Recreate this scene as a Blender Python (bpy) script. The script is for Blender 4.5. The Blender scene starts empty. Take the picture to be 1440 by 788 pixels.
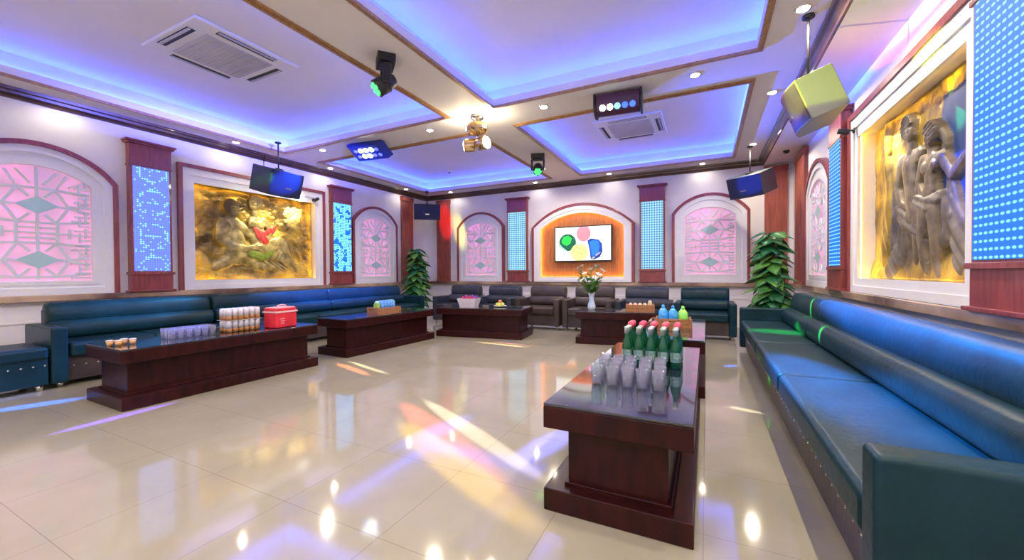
import bpy, math, random
import numpy as np
from mathutils import Vector, Matrix, noise as mnoise
random.seed(7)
sc = bpy.context.scene
COL = sc.collection
PI = math.pi
R = math.radians

# ------------------------------------------------------------------ materials
MATS = {}

def mat(name, col, rough=.5, metal=0., emit=None, es=0., var=0., vscale=8., bump=0., bscale=60., coat=0., trans=0., ior=1.45, alpha=1., spec=.5, col2=None, stretch=(1, 1, 1)):
    if name in MATS:
        return MATS[name]
    m = bpy.data.materials.new(name)
    m.use_nodes = True
    nt = m.node_tree
    b = nt.nodes['Principled BSDF']
    b.inputs['Base Color'].default_value = (*col, 1)
    b.inputs['Roughness'].default_value = rough
    b.inputs['Metallic'].default_value = metal
    b.inputs['Specular IOR Level'].default_value = spec
    b.inputs['Coat Weight'].default_value = coat
    b.inputs['Coat Roughness'].default_value = .06
    b.inputs['Transmission Weight'].default_value = trans
    b.inputs['IOR'].default_value = ior
    if emit is not None:
        b.inputs['Emission Color'].default_value = (*emit, 1)
        b.inputs['Emission Strength'].default_value = es
    if var or bump or col2:
        tc = nt.nodes.new('ShaderNodeTexCoord')
        mp = nt.nodes.new('ShaderNodeMapping')
        mp.inputs['Scale'].default_value = stretch
        nt.links.new(tc.outputs['Object'], mp.inputs['Vector'])
        if var or col2:
            n = nt.nodes.new('ShaderNodeTexNoise')
            n.inputs['Scale'].default_value = vscale
            n.inputs['Detail'].default_value = 5
            nt.links.new(mp.outputs[0], n.inputs['Vector'])
            r = nt.nodes.new('ShaderNodeValToRGB')
            c2 = col2 if col2 else tuple(min(1, c * (1 + var)) for c in col)
            c1 = col if col2 else tuple(c * (1 - var) for c in col)
            r.color_ramp.elements[0].position = .35
            r.color_ramp.elements[1].position = .65
            r.color_ramp.elements[0].color = (*c1, 1)
            r.color_ramp.elements[1].color = (*c2, 1)
            nt.links.new(n.outputs['Fac'], r.inputs[0])
            nt.links.new(r.outputs[0], b.inputs['Base Color'])
        if bump:
            n2 = nt.nodes.new('ShaderNodeTexNoise')
            n2.inputs['Scale'].default_value = bscale
            n2.inputs['Detail'].default_value = 3
            nt.links.new(mp.outputs[0], n2.inputs['Vector'])
            bp = nt.nodes.new('ShaderNodeBump')
            bp.inputs['Strength'].default_value = bump
            bp.inputs['Distance'].default_value = .01
            nt.links.new(n2.outputs['Fac'], bp.inputs['Height'])
            nt.links.new(bp.outputs[0], b.inputs['Normal'])
    MATS[name] = m
    return m


def emat(name, col, s):
    return mat(name, tuple(min(.8, c) for c in col), .4, emit=col, es=s)

M = {}
M['wall'] = mat('wall_paint', (.87, .85, .85), .55, var=.03, vscale=3)
M['ceil'] = mat('ceiling_paint', (.82, .79, .79), .6, var=.02, vscale=2)
M['white'] = mat('white_gloss_frame', (.89, .89, .89), .4, var=.02, vscale=5)
M['redwood'] = mat('dark_red_lacquered_wood', (.27, .055, .055), .34, coat=.3, var=.25, vscale=6, stretch=(6, 6, .6))
M['redwood2'] = mat('red_brown_lacquered_wood', (.33, .085, .055), .36, coat=.3, var=.2, vscale=5, stretch=(6, 6, .6))
M['crown'] = mat('crown_dark_wood', (.055, .028, .02), .28, coat=.5, col2=(.10, .05, .03), vscale=4)
M['gold'] = mat('coffer_gold_trim', (.42, .24, .12), .35, metal=.3, var=.2, vscale=30)
M['ledge'] = mat('ledge_marble', (.16, .09, .07), .18, coat=.6, col2=(.62, .44, .27), vscale=1.6, stretch=(1, 1, 1))
M['leather'] = mat('teal_leather', (.005, .031, .044), .38, var=.2, vscale=4, bump=.25, bscale=26, spec=.27)
M['leather2'] = mat('brown_grey_leather', (.055, .040, .038), .42, var=.25, vscale=5, bump=.25, bscale=26)
M['leather3'] = mat('slate_leather', (.028, .034, .052), .4, var=.2, vscale=5, bump=.2, bscale=26)
M['mahog'] = mat('mahogany', (.016, .003, .0035), .34, spec=.22, coat=.07, col2=(.036, .005, .006), vscale=5, stretch=(4, 4, 1))
M['glasstop'] = mat('smoked_glass_top', (.018, .026, .045), .04, spec=.9, coat=1)
M['chrome'] = mat('chrome', (.8, .8, .8), .15, metal=1)
M['black'] = mat('black_plastic', (.018, .018, .022), .42)
M['spk'] = mat('speaker_cabinet', (.035, .042, .055), .45, bump=.15, bscale=300)
M['spkside'] = mat('speaker_side_panel', (.22, .23, .20), .4)
M['grille'] = mat('speaker_grille', (.014, .022, .06), .5, bump=.4, bscale=700)
def thin_glass():
    m = bpy.data.materials.new('clear_thin_glass')
    m.use_nodes = True
    nt = m.node_tree
    nt.nodes.clear()
    out = nt.nodes.new('ShaderNodeOutputMaterial')
    tr = nt.nodes.new('ShaderNodeBsdfTransparent')
    tr.inputs[0].default_value = (.93, .94, .98, 1)
    gl = nt.nodes.new('ShaderNodeBsdfGlossy')
    gl.inputs['Roughness'].default_value = .04
    df = nt.nodes.new('ShaderNodeBsdfDiffuse')
    df.inputs[0].default_value = (.80, .80, .92, 1)
    fr = nt.nodes.new('ShaderNodeLayerWeight')
    fr.inputs[0].default_value = .25
    m1 = nt.nodes.new('ShaderNodeMixShader')
    m2 = nt.nodes.new('ShaderNodeMixShader')
    m1.inputs[0].default_value = .14
    nt.links.new(tr.outputs[0], m1.inputs[1])
    nt.links.new(df.outputs[0], m1.inputs[2])
    nt.links.new(fr.outputs['Facing'], m2.inputs[0])
    nt.links.new(m1.outputs[0], m2.inputs[1])
    nt.links.new(gl.outputs[0], m2.inputs[2])
    nt.links.new(m2.outputs[0], out.inputs[0])
    return m

M['clear'] = thin_glass()
M['pot'] = mat('pot_ceramic', (.05, .05, .06), .3)
M['stem'] = mat('moss_pole', (.10, .06, .03), .9, var=.4, vscale=40)
M['leaf'] = mat('pothos_leaf', (.02, .14, .03), .35, col2=(.13, .34, .05), vscale=5, spec=.5)
M['leafd'] = mat('pothos_leaf_dark', (.008, .085, .03), .33, col2=(.025, .17, .05), vscale=6, spec=.5)
M['acwhite'] = mat('aircon_white', (.80, .79, .78), .4)
M['acdark'] = mat('aircon_slot', (.03, .03, .035), .6)
M['acgrille'] = mat('aircon_grille', (.52, .50, .50), .5, var=.15, vscale=1)
M['wood_orange'] = mat('honey_wood', (.34, .12, .03), .38, col2=(.50, .20, .055), vscale=5, stretch=(9, 9, .7))
M['basket'] = mat('basket_wood', (.33, .14, .05), .5, col2=(.45, .21, .08), vscale=20, stretch=(1, 1, 6))
M['gold_metal'] = mat('gold_metal', (.80, .58, .28), .22, metal=1)
M['blue_led'] = emat('blue_led_strip', (.04, .11, 1.0), 36)
M['warm_led'] = emat('warm_led_strip', (1.0, .55, .06), 17)
M['amber_led'] = emat('amber_led_strip', (1.0, .50, .10), 22)
M['lamp'] = emat('downlight_lamp', (1.0, .93, .80), 30)
M['lampb'] = emat('bright_lamp', (1.0, .92, .78), 22)
M['green_lens'] = emat('green_lens', (.05, 1.0, .12), 3.0)
M['blue_lens'] = emat('blue_lens', (.05, .12, 1.0), 2.0)
M['white_lens'] = emat('white_lens', (.75, .95, 1.0), 9)
M['dim_lens'] = emat('dim_lens', (.20, .25, .9), .6)


def floor_mat():
    m = bpy.data.materials.new('polished_beige_tile')
    m.use_nodes = True
    nt = m.node_tree
    b = nt.nodes['Principled BSDF']
    tc = nt.nodes.new('ShaderNodeTexCoord')
    sp = nt.nodes.new('ShaderNodeSeparateXYZ')
    nt.links.new(tc.outputs['Object'], sp.inputs[0])
    T = .6165

    def M_(op, a, c=None, d=None):
        n = nt.nodes.new('ShaderNodeMath')
        n.operation = op
        for i, v in enumerate((a, c, d)):
            if v is None:
                continue
            if hasattr(v, 'links') or hasattr(v, 'is_linked'):
                nt.links.new(v, n.inputs[i])
            else:
                n.inputs[i].default_value = v
        return n.outputs[0]

    def line(o, off):
        f = M_('FRACT', M_('DIVIDE', M_('ADD', o, 60 * T - off), T))
        e = M_('ABSOLUTE', M_('SUBTRACT', f, .5))
        return M_('GREATER_THAN', e, .5 - .0028)
    g = M_('MAXIMUM', line(sp.outputs[0], -1.245), line(sp.outputs[1], 1.228))
    n = nt.nodes.new('ShaderNodeTexNoise')
    n.inputs['Scale'].default_value = 2.2
    n.inputs['Detail'].default_value = 6
    nt.links.new(tc.outputs['Object'], n.inputs['Vector'])
    r = nt.nodes.new('ShaderNodeValToRGB')
    r.color_ramp.elements[0].position = .3
    r.color_ramp.elements[1].position = .7
    r.color_ramp.elements[0].color = (.345, .315, .222, 1)
    r.color_ramp.elements[1].color = (.40, .368, .265, 1)
    nt.links.new(n.outputs['Fac'], r.inputs[0])
    mx = nt.nodes.new('ShaderNodeMix')
    mx.data_type = 'RGBA'
    nt.links.new(g, mx.inputs[0])
    nt.links.new(r.outputs[0], mx.inputs[6])
    mx.inputs[7].default_value = (.26, .22, .17, 1)
    nt.links.new(mx.outputs[2], b.inputs['Base Color'])
    b.inputs['Roughness'].default_value = .07
    b.inputs['Specular IOR Level'].default_value = .95
    return m

M['floor'] = floor_mat()


def led_mat(name, base, dot, pitch, bs, ds, mode, aspect=1.0, rad=.30, nsc=.30, thr=.44, el=(1., 1.)):
    """emissive LED board: a lit base colour with a grid of brighter diodes"""
    m = bpy.data.materials.new(name)
    m.use_nodes = True
    nt = m.node_tree
    b = nt.nodes['Principled BSDF']
    b.inputs['Base Color'].default_value = (.02, .03, .06, 1)
    b.inputs['Roughness'].default_value = .65
    b.inputs['Specular IOR Level'].default_value = .25
    tc = nt.nodes.new('ShaderNodeTexCoord')
    sp = nt.nodes.new('ShaderNodeSeparateXYZ')
    nt.links.new(tc.outputs['Object'], sp.inputs[0])

    def M_(op, a, c=None):
        n = nt.nodes.new('ShaderNodeMath')
        n.operation = op
        for i, v in enumerate((a, c)):
            if v is None:
                continue
            if hasattr(v, 'is_linked'):
                nt.links.new(v, n.inputs[i])
            else:
                n.inputs[i].default_value = v
        return n.outputs[0]
    X = M_('DIVIDE', M_('ADD', sp.outputs[0], 5), pitch)
    Z = M_('DIVIDE', M_('ADD', sp.outputs[2], 5), pitch * aspect)
    fx = M_('SUBTRACT', M_('FRACT', X), .5)
    fz = M_('SUBTRACT', M_('FRACT', Z), .5)
    fx = M_('MULTIPLY', fx, el[0])
    fz = M_('MULTIPLY', fz, el[1])
    d = M_('SQRT', M_('ADD', M_('MULTIPLY', fx, fx), M_('MULTIPLY', fz, fz)))
    mr = nt.nodes.new('ShaderNodeMapRange')
    nt.links.new(d, mr.inputs[0])
    mr.inputs[1].default_value = rad
    mr.inputs[2].default_value = rad * .45
    dotm = mr.outputs[0]
    if mode != 'full':
        cx = M_('FLOOR', X)
        cz = M_('FLOOR', Z)
        # scrolling glyph: rings and bars of lit diodes
        cmb = nt.nodes.new('ShaderNodeCombineXYZ')
        nt.links.new(cx, cmb.inputs[0])
        nt.links.new(cz, cmb.inputs[1])
        if mode == 'rings':
            # stacked ring glyphs with bars between them
            dx = M_('SUBTRACT', cx, math.floor(5 / pitch))
            dz = M_('SUBTRACT', M_('MODULO', cz, 17.0), 8.0)
            rr = M_('SQRT', M_('ADD', M_('MULTIPLY', dx, dx), M_('MULTIPLY', M_('MULTIPLY', dz, dz), .75)))
            ringm = M_('LESS_THAN', M_('ABSOLUTE', M_('SUBTRACT', rr, 5.6)), .75)
            barm = M_('MULTIPLY', M_('LESS_THAN', M_('ABSOLUTE', dz), .5), M_('LESS_THAN', M_('ABSOLUTE', dx), 3.2))
            wn = nt.nodes.new('ShaderNodeTexWhiteNoise')
            wn.noise_dimensions = '2D'
            nt.links.new(cmb.outputs[0], wn.inputs['Vector'])
            lit = M_('GREATER_THAN', wn.outputs['Value'], .42)
            stray = M_('MULTIPLY', M_('GREATER_THAN', wn.outputs['Value'], .90), .7)
            on = M_('MAXIMUM', stray, M_('ADD', M_('MULTIPLY', M_('MULTIPLY', M_('MAXIMUM', ringm, barm), lit), .8), .10))
        else:
            vo = nt.nodes.new('ShaderNodeTexNoise')
            vo.inputs['Scale'].default_value = nsc
            nt.links.new(cmb.outputs[0], vo.inputs['Vector'])
            on = M_('GREATER_THAN', vo.outputs['Fac'], thr)
        dotm = M_('MULTIPLY', dotm, on)
    mx = nt.nodes.new('ShaderNodeMix')
    mx.data_type = 'RGBA'
    nt.links.new(dotm, mx.inputs[0])
    mx.inputs[6].default_value = (*[c * bs for c in base], 1)
    mx.inputs[7].default_value = (*[c * ds for c in dot], 1)
    nt.links.new(mx.outputs[2], b.inputs['Emission Color'])
    b.inputs['Emission Strength'].default_value = 1.0
    return m

M['led_full'] = led_mat('led_board_azure', (.003, .17, .70), (.28, .88, 1.0), .044, 1.15, 1.25, 'full', 1.0, .34, el=(.75, 1.5))
M['led_grid'] = led_mat('led_board_grid', (.004, .11, .42), (.42, .84, .96), .050, 1.1, 1.05, 'full', 1.0, .60)
M['led_rings'] = led_mat('led_board_rings', (.13, .17, .80), (.22, .70, 1.0), .027, 1.35, 2.0, 'rings', 1.0, .50)
M['led_patch'] = led_mat('led_board_patches', (.004, .11, .65), (.20, .68, 1.0), .034, 1.7, 2.6, 'patch', 1.0, .5)


def pink_mat():
    m = bpy.data.materials.new('pink_backlit_panel')
    m.use_nodes = True
    nt = m.node_tree
    b = nt.nodes['Principled BSDF']
    b.inputs['Base Color'].default_value = (.75, .45, .58, 1)
    b.inputs['Roughness'].default_value = .4
    tc = nt.nodes.new('ShaderNodeTexCoord')
    n = nt.nodes.new('ShaderNodeTexNoise')
    n.inputs['Scale'].default_value = 3.2
    nt.links.new(tc.outputs['Object'], n.inputs['Vector'])
    r = nt.nodes.new('ShaderNodeValToRGB')
    r.color_ramp.elements[0].position = .38
    r.color_ramp.elements[1].position = .62
    r.color_ramp.elements[0].color = (.42, .26, .36, 1)
    r.color_ramp.elements[1].color = (.95, .34, .60, 1)
    nt.links.new(n.outputs['Fac'], r.inputs[0])
    nt.links.new(r.outputs[0], b.inputs['Emission Color'])
    b.inputs['Emission Strength'].default_value = .62
    return m

M['pink'] = pink_mat()


# ------------------------------------------------------------------ mesh builder
class MB:
    def __init__(s):
        s.v, s.f, s.m, s.sm = [], [], [], []

    def add(s, vs, fs, mi=0, sm=False, T=None):
        o = len(s.v)
        for p in vs:
            s.v.append(tuple(T @ Vector(p)) if T is not None else tuple(p))
        for f in fs:
            s.f.append([o + i for i in f])
            s.m.append(mi)
            s.sm.append(sm)
        return s

    def box(s, x0, x1, y0, y1, z0, z1, mi=0, T=None):
        vs = [(x, y, z) for x in (x0, x1) for y in (y0, y1) for z in (z0, z1)]
        fs = [(0, 1, 3, 2), (4, 6, 7, 5), (0, 4, 5, 1), (2, 3, 7, 6), (0, 2, 6, 4), (1, 5, 7, 3)]
        return s.add(vs, fs, mi, False, T)

    def lathe(s, prof, c=(0, 0, 0), n=20, mi=0, sm=True, T=None, cap=True):
        vs, fs = [], []
        k = len(prof)
        for r, z in prof:
            for i in range(n):
                a = 2 * PI * i / n
                vs.append((c[0] + r * math.cos(a), c[1] + r * math.sin(a), c[2] + z))
        for j in range(k - 1):
            for i in range(n):
                fs.append((j * n + i, j * n + (i + 1) % n, (j + 1) * n + (i + 1) % n, (j + 1) * n + i))
        if cap:
            fs.append(tuple(reversed(range(n))))
            fs.append(tuple((k - 1) * n + i for i in range(n)))
        return s.add(vs, fs, mi, sm, T)

    def tube(s, path, r, n=8, mi=0, T=None, sm=True):
        P = [Vector(p) for p in path]
        vs, fs = [], []
        up = Vector((0, 0, 1))
        for i, p in enumerate(P):
            d = (P[min(i + 1, len(P) - 1)] - P[max(i - 1, 0)]).normalized()
            a = d.cross(up)
            if a.length < 1e-3:
                a = d.cross(Vector((1, 0, 0)))
            a.normalize()
            b = d.cross(a)
            rr = r[i] if isinstance(r, (list, tuple)) else r
            for k in range(n):
                t = 2 * PI * k / n
                vs.append(p + a * math.cos(t) * rr + b * math.sin(t) * rr)
        for j in range(len(P) - 1):
            for i in range(n):
                fs.append((j * n + i, j * n + (i + 1) % n, (j + 1) * n + (i + 1) % n, (j + 1) * n + i))
        fs.append(tuple(reversed(range(n))))
        fs.append(tuple((len(P) - 1) * n + i for i in range(n)))
        return s.add(vs, fs, mi, sm, T)

    def prism(s, poly, y0, y1, mi=0, T=None):
        """polygon in x,z extruded along y"""
        n = len(poly)
        vs = [(x, y0, z) for x, z in poly] + [(x, y1, z) for x, z in poly]
        fs = [tuple(range(n)), tuple(reversed(range(n, 2 * n)))]
        for i in range(n):
            j = (i + 1) % n
            fs.append((i, i + n, j + n, j))
        return s.add(vs, fs, mi, False, T)

    def ring(s, outer, inner, y0, y1, mi=0, T=None):
        """closed frame between two loops of the same length (x,z), from y0 (back) to y1 (front)"""
        n = len(outer)
        vs = [(x, y0, z) for x, z in outer] + [(x, y1, z) for x, z in outer] + [(x, y1, z) for x, z in inner] + [(x, y0, z) for x, z in inner]
        fs = []
        for i in range(n):
            j = (i + 1) % n
            for a in range(4):
                b = (a + 1) % 4
                fs.append((a * n + i, a * n + j, b * n + j, b * n + i))
        return s.add(vs, fs, mi, False, T)

    def build(s, name, mats, parent=None, loc=None, rot=None, bevel=0, seg=2, smooth=False):
        me = bpy.data.meshes.new(name)
        me.from_pydata([tuple(p) for p in s.v], [], s.f)
        if not isinstance(mats, (list, tuple)):
            mats = [mats]
        for m in mats:
            me.materials.append(m)
        for p, mi, sm in zip(me.polygons, s.m, s.sm):
            p.material_index = mi
            p.use_smooth = sm or smooth or bevel > 0
        import bmesh
        bm = bmesh.new()
        bm.from_mesh(me)
        bmesh.ops.recalc_face_normals(bm, faces=bm.faces)
        bm.to_mesh(me)
        bm.free()
        o = bpy.data.objects.new(name, me)
        COL.objects.link(o)
        if parent is not None:
            o.parent = parent
        if loc is not None:
            o.location = loc
        if rot is not None:
            o.rotation_euler = rot
        if bevel:
            bv = o.modifiers.new('bevel', 'BEVEL')
            bv.width = bevel
            bv.segments = seg
            bv.limit_method = 'ANGLE'
            bv.harden_normals = True
        return o


def tag(o, label=None, cat=None, group=None, kind=None):
    if label:
        o['label'] = label
    if cat:
        o['category'] = cat
    if group:
        o['group'] = group
    if kind:
        o['kind'] = kind
    return o


def thing(name, label, cat, loc=(0, 0, 0), rz=0, group=None):
    o = bpy.data.objects.new(name, None)
    o.empty_display_size = .1
    COL.objects.link(o)
    o.location = loc
    o.rotation_euler = (0, 0, rz)
    return tag(o, label, cat, group)


def kids(o):
    return [c for c in bpy.data.objects if c.parent == o]


def dup(root, loc, rz=None, label=None, group=None, parent=None):
    r = root.copy()
    COL.objects.link(r)
    if parent is not None:
        r.parent = parent
    else:
        r.location = loc
        if rz is not None:
            r.rotation_euler = (0, 0, rz)
    if label:
        r['label'] = label
    if group:
        r['group'] = group
    for c in kids(root):
        dup(c, None, parent=r)
    return r


def struct(o):
    o['kind'] = 'structure'
    return o

# ------------------------------------------------------------------ room numbers (metres)
XL, XR, YB, YF = -7.04, 1.453, 8.888, -1.8
ZD, ZC, ZS, ZT = .885, 3.12, 3.235, 3.53
XC = .979
RU0R = 3.38
RU0, RU1, RV0, RV1 = 3.24, 5.38, 1.0, 2.55       # the two wall recesses that hold the reliefs
RD = .16

# floor
fb = MB()
fb.box(XL - .3, XR + .3, YF - .3, YB + .3, -.1, 0)
struct(fb.build('floor', M['floor']))


def side_wall(name, xi, xo, r0, tn):
    w = MB()
    a, b = min(xi, xo), max(xi, xo)
    w.box(a, b, YF, r0, 0, 3.6)
    w.box(a, b, RU1, YB, 0, 3.6)
    w.box(a, b, r0, RU1, 0, RV0)
    w.box(a, b, r0, RU1, RV1, 3.6)
    struct(w.build(name, M['wall']))
    # thin dado mouldings under the ledge
    w = MB()
    s = 1 if xo < xi else -1
    for z in (.56, .30):
        x2 = xi + s * .012
        w.box(min(xi, x2), max(xi, x2), YF, YB, z, z + .02, 0)
    struct(w.build('trim_%d' % tn, M['wall']))

side_wall('wall_left', XL, XL - .3, RU0, 11)
side_wall('wall_right', XR, XR + .3, RU0R, 12)
w = MB()
w.box(XL - .3, XR + .3, YB, YB + .3, 0, 3.6)
struct(w.build('wall_back', M['wall']))
w = MB()
for z in (.56, .30):
    w.box(XL, XR, YB - .012, YB, z, z + .02)
struct(w.build('trim_13', M['wall']))
w = MB()
w.box(XL - .3, XR + .3, YF - .3, YF, 0, 3.6)
struct(w.build('wall_front', M['wall']))

# ceiling: soffit grid with four coffers that step back over a hidden ledge
COF = [(-6.56, -3.17, -.9, 4.42), (-2.43, .43, -.9, 4.42), (-6.56, -3.17, 5.15, 8.37), (-2.43, .43, 5.15, 8.37)]
cb = MB()
ZL = 3.315
for (z0, z1, g) in ((ZS, ZL, 0.0), (ZL, ZT, .20)):
    xs = [XL]
    bands_y = [(YF, -.9 - g), (4.42 + g, 5.15 - g), (8.37 + g, YB)]
    for a, b in bands_y:
        cb.box(XL, XC, a, b, z0, z1)
    for a, b in ((-.9 - g, 4.42 + g), (5.15 - g, 8.37 + g)):
        cb.box(XL, -6.56 - g, a, b, z0, z1)
        cb.box(-3.17 + g, -2.43 - g, a, b, z0, z1)
        cb.box(.43 + g, XC, a, b, z0, z1)
cb.box(XL, XC, YF, YB, ZT, 3.6)
struct(cb.build('ceiling', M['ceil']))
cb = MB()
cb.box(XC, XR, YF, YB, ZC, 3.6)
struct(cb.build('trim_14', M['ceil']))

# gold trim round each coffer opening, and the blue strip lying on its ledge
for i, (x0, x1, y0, y1) in enumerate(COF):
    t = MB()
    for (a, b, c, d, za, zb) in ((0.0, .055, 0, 0, ZS - .018, ZS), (.0, .028, 0, 0, ZS - .030, ZS - .018)):
        t.box(x0 - b, x1 + b, y0 - b, y0 - a, za, zb)
        t.box(x0 - b, x1 + b, y1 + a, y1 + b, za, zb)
        t.box(x0 - b, x0 - a, y0, y1, za, zb)
        t.box(x1 + a, x1 + b, y0, y1, za, zb)
    struct(t.build('trim_%d' % (i + 1), M['gold']))
    l = MB()
    q = .15
    h0, h1 = ZL + .002, ZL + .022
    l.box(x0 - q - .02, x1 + q + .02, y0 - q - .02, y0 - q, h0, h1)
    l.box(x0 - q - .02, x1 + q + .02, y1 + q, y1 + q + .02, h0, h1)
    l.box(x0 - q - .02, x0 - q, y0 - q, y1 + q, h0, h1)
    l.box(x1 + q, x1 + q + .02, y0 - q, y1 + q, h0, h1)
    o = l.build('led_strip', M['blue_led'])
    tag(o, ['blue cove light strip in the large coffer at upper left', 'blue cove light strip in the large coffer at top centre',
            'blue cove light strip in the far left coffer', 'blue cove light strip in the far right coffer over the air vent'][i], 'light strip')

# crown moulding (profile swept along left wall, back wall and the drop soffit on the right)
CP = [(0, 0), (.022, 0), (.03, .02), (.055, .045), (.06, .075), (.085, .085), (.09, .115), (0, .115)]


def crown(name, p0, p1, inward):
    c = MB()
    p0, p1, inward = Vector(p0), Vector(p1), Vector(inward)
    n = len(CP)
    vs = [p + inward * a + Vector((0, 0, ZC + b)) for p in (p0, p1) for a, b in CP]
    fs = [tuple(range(n)), tuple(reversed(range(n, 2 * n)))]
    for k in range(n):
        j = (k + 1) % n
        fs.append((k, j, j + n, k + n))
    c.add(vs, fs)
    struct(c.build(name, M['crown']))

crown('trim_5', (XL, YF, 0), (XL, YB, 0), (1, 0, 0))
crown('trim_6', (XL, YB, 0), (XC, YB, 0), (0, -1, 0))
crown('trim_7', (XC, YF, 0), (XC, YB, 0), (-1, 0, 0))

# marble ledge along the dado
def ledge(name, x0, x1, y0, y1):
    l = MB()
    l.box(x0, x1, y0, y1, ZD - .075, ZD)
    struct(l.build(name, M['ledge'], bevel=.008))

ledge('trim_8', XL, XL + .10, YF, YB)
ledge('trim_9', XL + .10, XR - .10, YB - .10, YB)
ledge('trim_10', XR - .10, XR, YF, YB)

# ------------------------------------------------------------------ arched lattice panels
def arch(hw, z0, zs, za, n=24):
    """loop: bottom left, bottom right, then over the arch from right to left"""
    rise = za - zs
    Rr = (hw * hw + rise * rise) / (2 * rise)
    cz = za - Rr
    a = math.asin(hw / Rr)
    pts = [(-hw, z0), (hw, z0)]
    for k in range(n + 1):
        t = a - 2 * a * k / n
        pts.append((Rr * math.sin(t), cz + Rr * math.cos(t)))
    return pts


def lattice_mesh():
    b = MB()
    hw, z0, zs, za = .44, 1.06, 2.22, 2.39
    rise = za - zs
    Rr = (hw * hw + rise * rise) / (2 * rise)

    def top(x):
        return za - Rr + math.sqrt(max(0, Rr * Rr - x * x))

    def bar(x0, z0_, x1, z1_, wd=.014):
        wd = max(wd, .010)
        d = Vector((x1 - x0, 0, z1_ - z0_))
        L = d.length
        if L < 1e-4:
            return
        d.normalize()
        nx, nz = -d.z * wd, d.x * wd
        q = -.014 - .00016 * (len(b.f) // 6)
        vs = [(x0 + nx, q, z0_ + nz), (x1 + nx, q, z1_ + nz), (x1 - nx, q, z1_ - nz), (x0 - nx, q, z0_ - nz)]
        vs += [(x, -.001, z) for x, _, z in vs]
        b.add(vs, [(0, 1, 2, 3), (7, 6, 5, 4), (0, 4, 5, 1), (1, 5, 6, 2), (2, 6, 7, 3), (3, 7, 4, 0)])
    cz = [1.30, 1.94]
    dh, dw = .145, .175
    for c in cz:
        # solid diamond with an outlined hexagon around it
        b.add([(-dw, -.034, c), (0, -.034, c - dh * .72), (dw, -.034, c), (0, -.034, c + dh * .72)], [(0, 1, 2, 3)], 1)
        H = [(-.26, c), (-.15, c + .20), (.15, c + .20), (.26, c), (.15, c - .20), (-.15, c - .20)]
        for k in range(6):
            bar(*H[k], *H[(k + 1) % 6])
        for sx in (-1, 1):
            bar(sx * dw, c, sx * .26, c)
            bar(sx * .26, c, sx * .43, c + .05)
            bar(sx * .15, c + .20, sx * .43, c + .17)
            bar(sx * .15, c - .20, sx * .43, c - .17)
            bar(sx * .26, c, sx * .43, c - .06)
            bar(sx * .06, c + .10, sx * .15, c + .2)
            bar(sx * .06, c - .10, sx * .15, c - .2)
    bar(0, z0, 0, cz[0] - .09)
    bar(0, cz[0] + .1, 0, cz[1] - .1, .014)
    bar(0, cz[1] + .1, 0, top(0))
    for sx in (-1, 1):
        for z in (1.56, 1.62, 1.68):
            bar(sx * .02, z, sx * (.16 + .1 * (z == 1.62)), z, .009)
        bar(sx * .16, 1.5, sx * .16, 1.74)
        bar(sx * .26, 1.56, sx * .26, 1.68)
        for k in range(20):
            z = 1.085 + k * .058
            if z < top(sx * .4) - .02:
                bar(sx * (.27 + .035 * ((k * 7) % 3)), z, sx * .44, z, .007)
        for k in range(6):
            z = 1.12 + k * .2
            bar(sx * .345, z, sx * .345, z + .12, .007)
            bar(sx * .40, z + .06, sx * .40, z + .18, .007)
        bar(sx * .26, 2.19, sx * .38, 2.26, .008)
        bar(sx * .05, 2.19, sx * .16, 2.34, .008)
        bar(sx * .16, 2.16, sx * .24, 2.32, .008)
    return b


def make_arch(label, loc, rz):
    t = thing('arched_lattice_panel', label, 'wall panel', loc, rz)
    n = 24
    o1 = arch(.70, ZD, 2.30, 2.68, n)
    o2 = arch(.648, ZD, 2.275, 2.625, n)
    o3 = arch(.565, .965, 2.255, 2.545, n)
    o4 = arch(.515, 1.0, 2.245, 2.475, n)
    o5 = arch(.452, 1.05, 2.222, 2.40, n)
    b = MB()
    b.ring(o1, o2, 0, -.075)
    b.build('red_trim', M['redwood'], t)
    b = MB()
    b.ring(o2, o3, 0, -.058)
    b.ring(o3, o4, 0, -.038)
    b.ring(o4, o5, 0, -.050)
    b.build('white_frame', M['white'], t)
    b = MB()
    b.prism(o5, -.006, 0)
    b.build('pink_backing', M['pink'], t)
    lt = lattice_mesh()
    lt.build('lattice', [mat('lattice_grey', (.78, .82, .86), .45), mat('teal_diamond', (.50, .74, .74), .4)], t, loc=(0, -.006, 0))
    return t

LW, RW = PI / 2, -PI / 2
a0 = make_arch('pink backlit arched lattice panel nearest the camera on the left wall', (XL, 1.69, 0), LW)
dup(a0, (XL, 6.945, 0), LW, 'pink backlit arched lattice panel at the far end of the left wall')
dup(a0, (-5.276, YB, 0), 0, 'pink backlit arched lattice panel on back wall left of the television')
dup(a0, (.057, YB, 0), 0, 'pink backlit arched lattice panel on back wall right of the television')
dup(a0, (XR, 6.93, 0), RW, 'narrowly seen arched lattice panel on the right wall behind blue light column')

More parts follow.
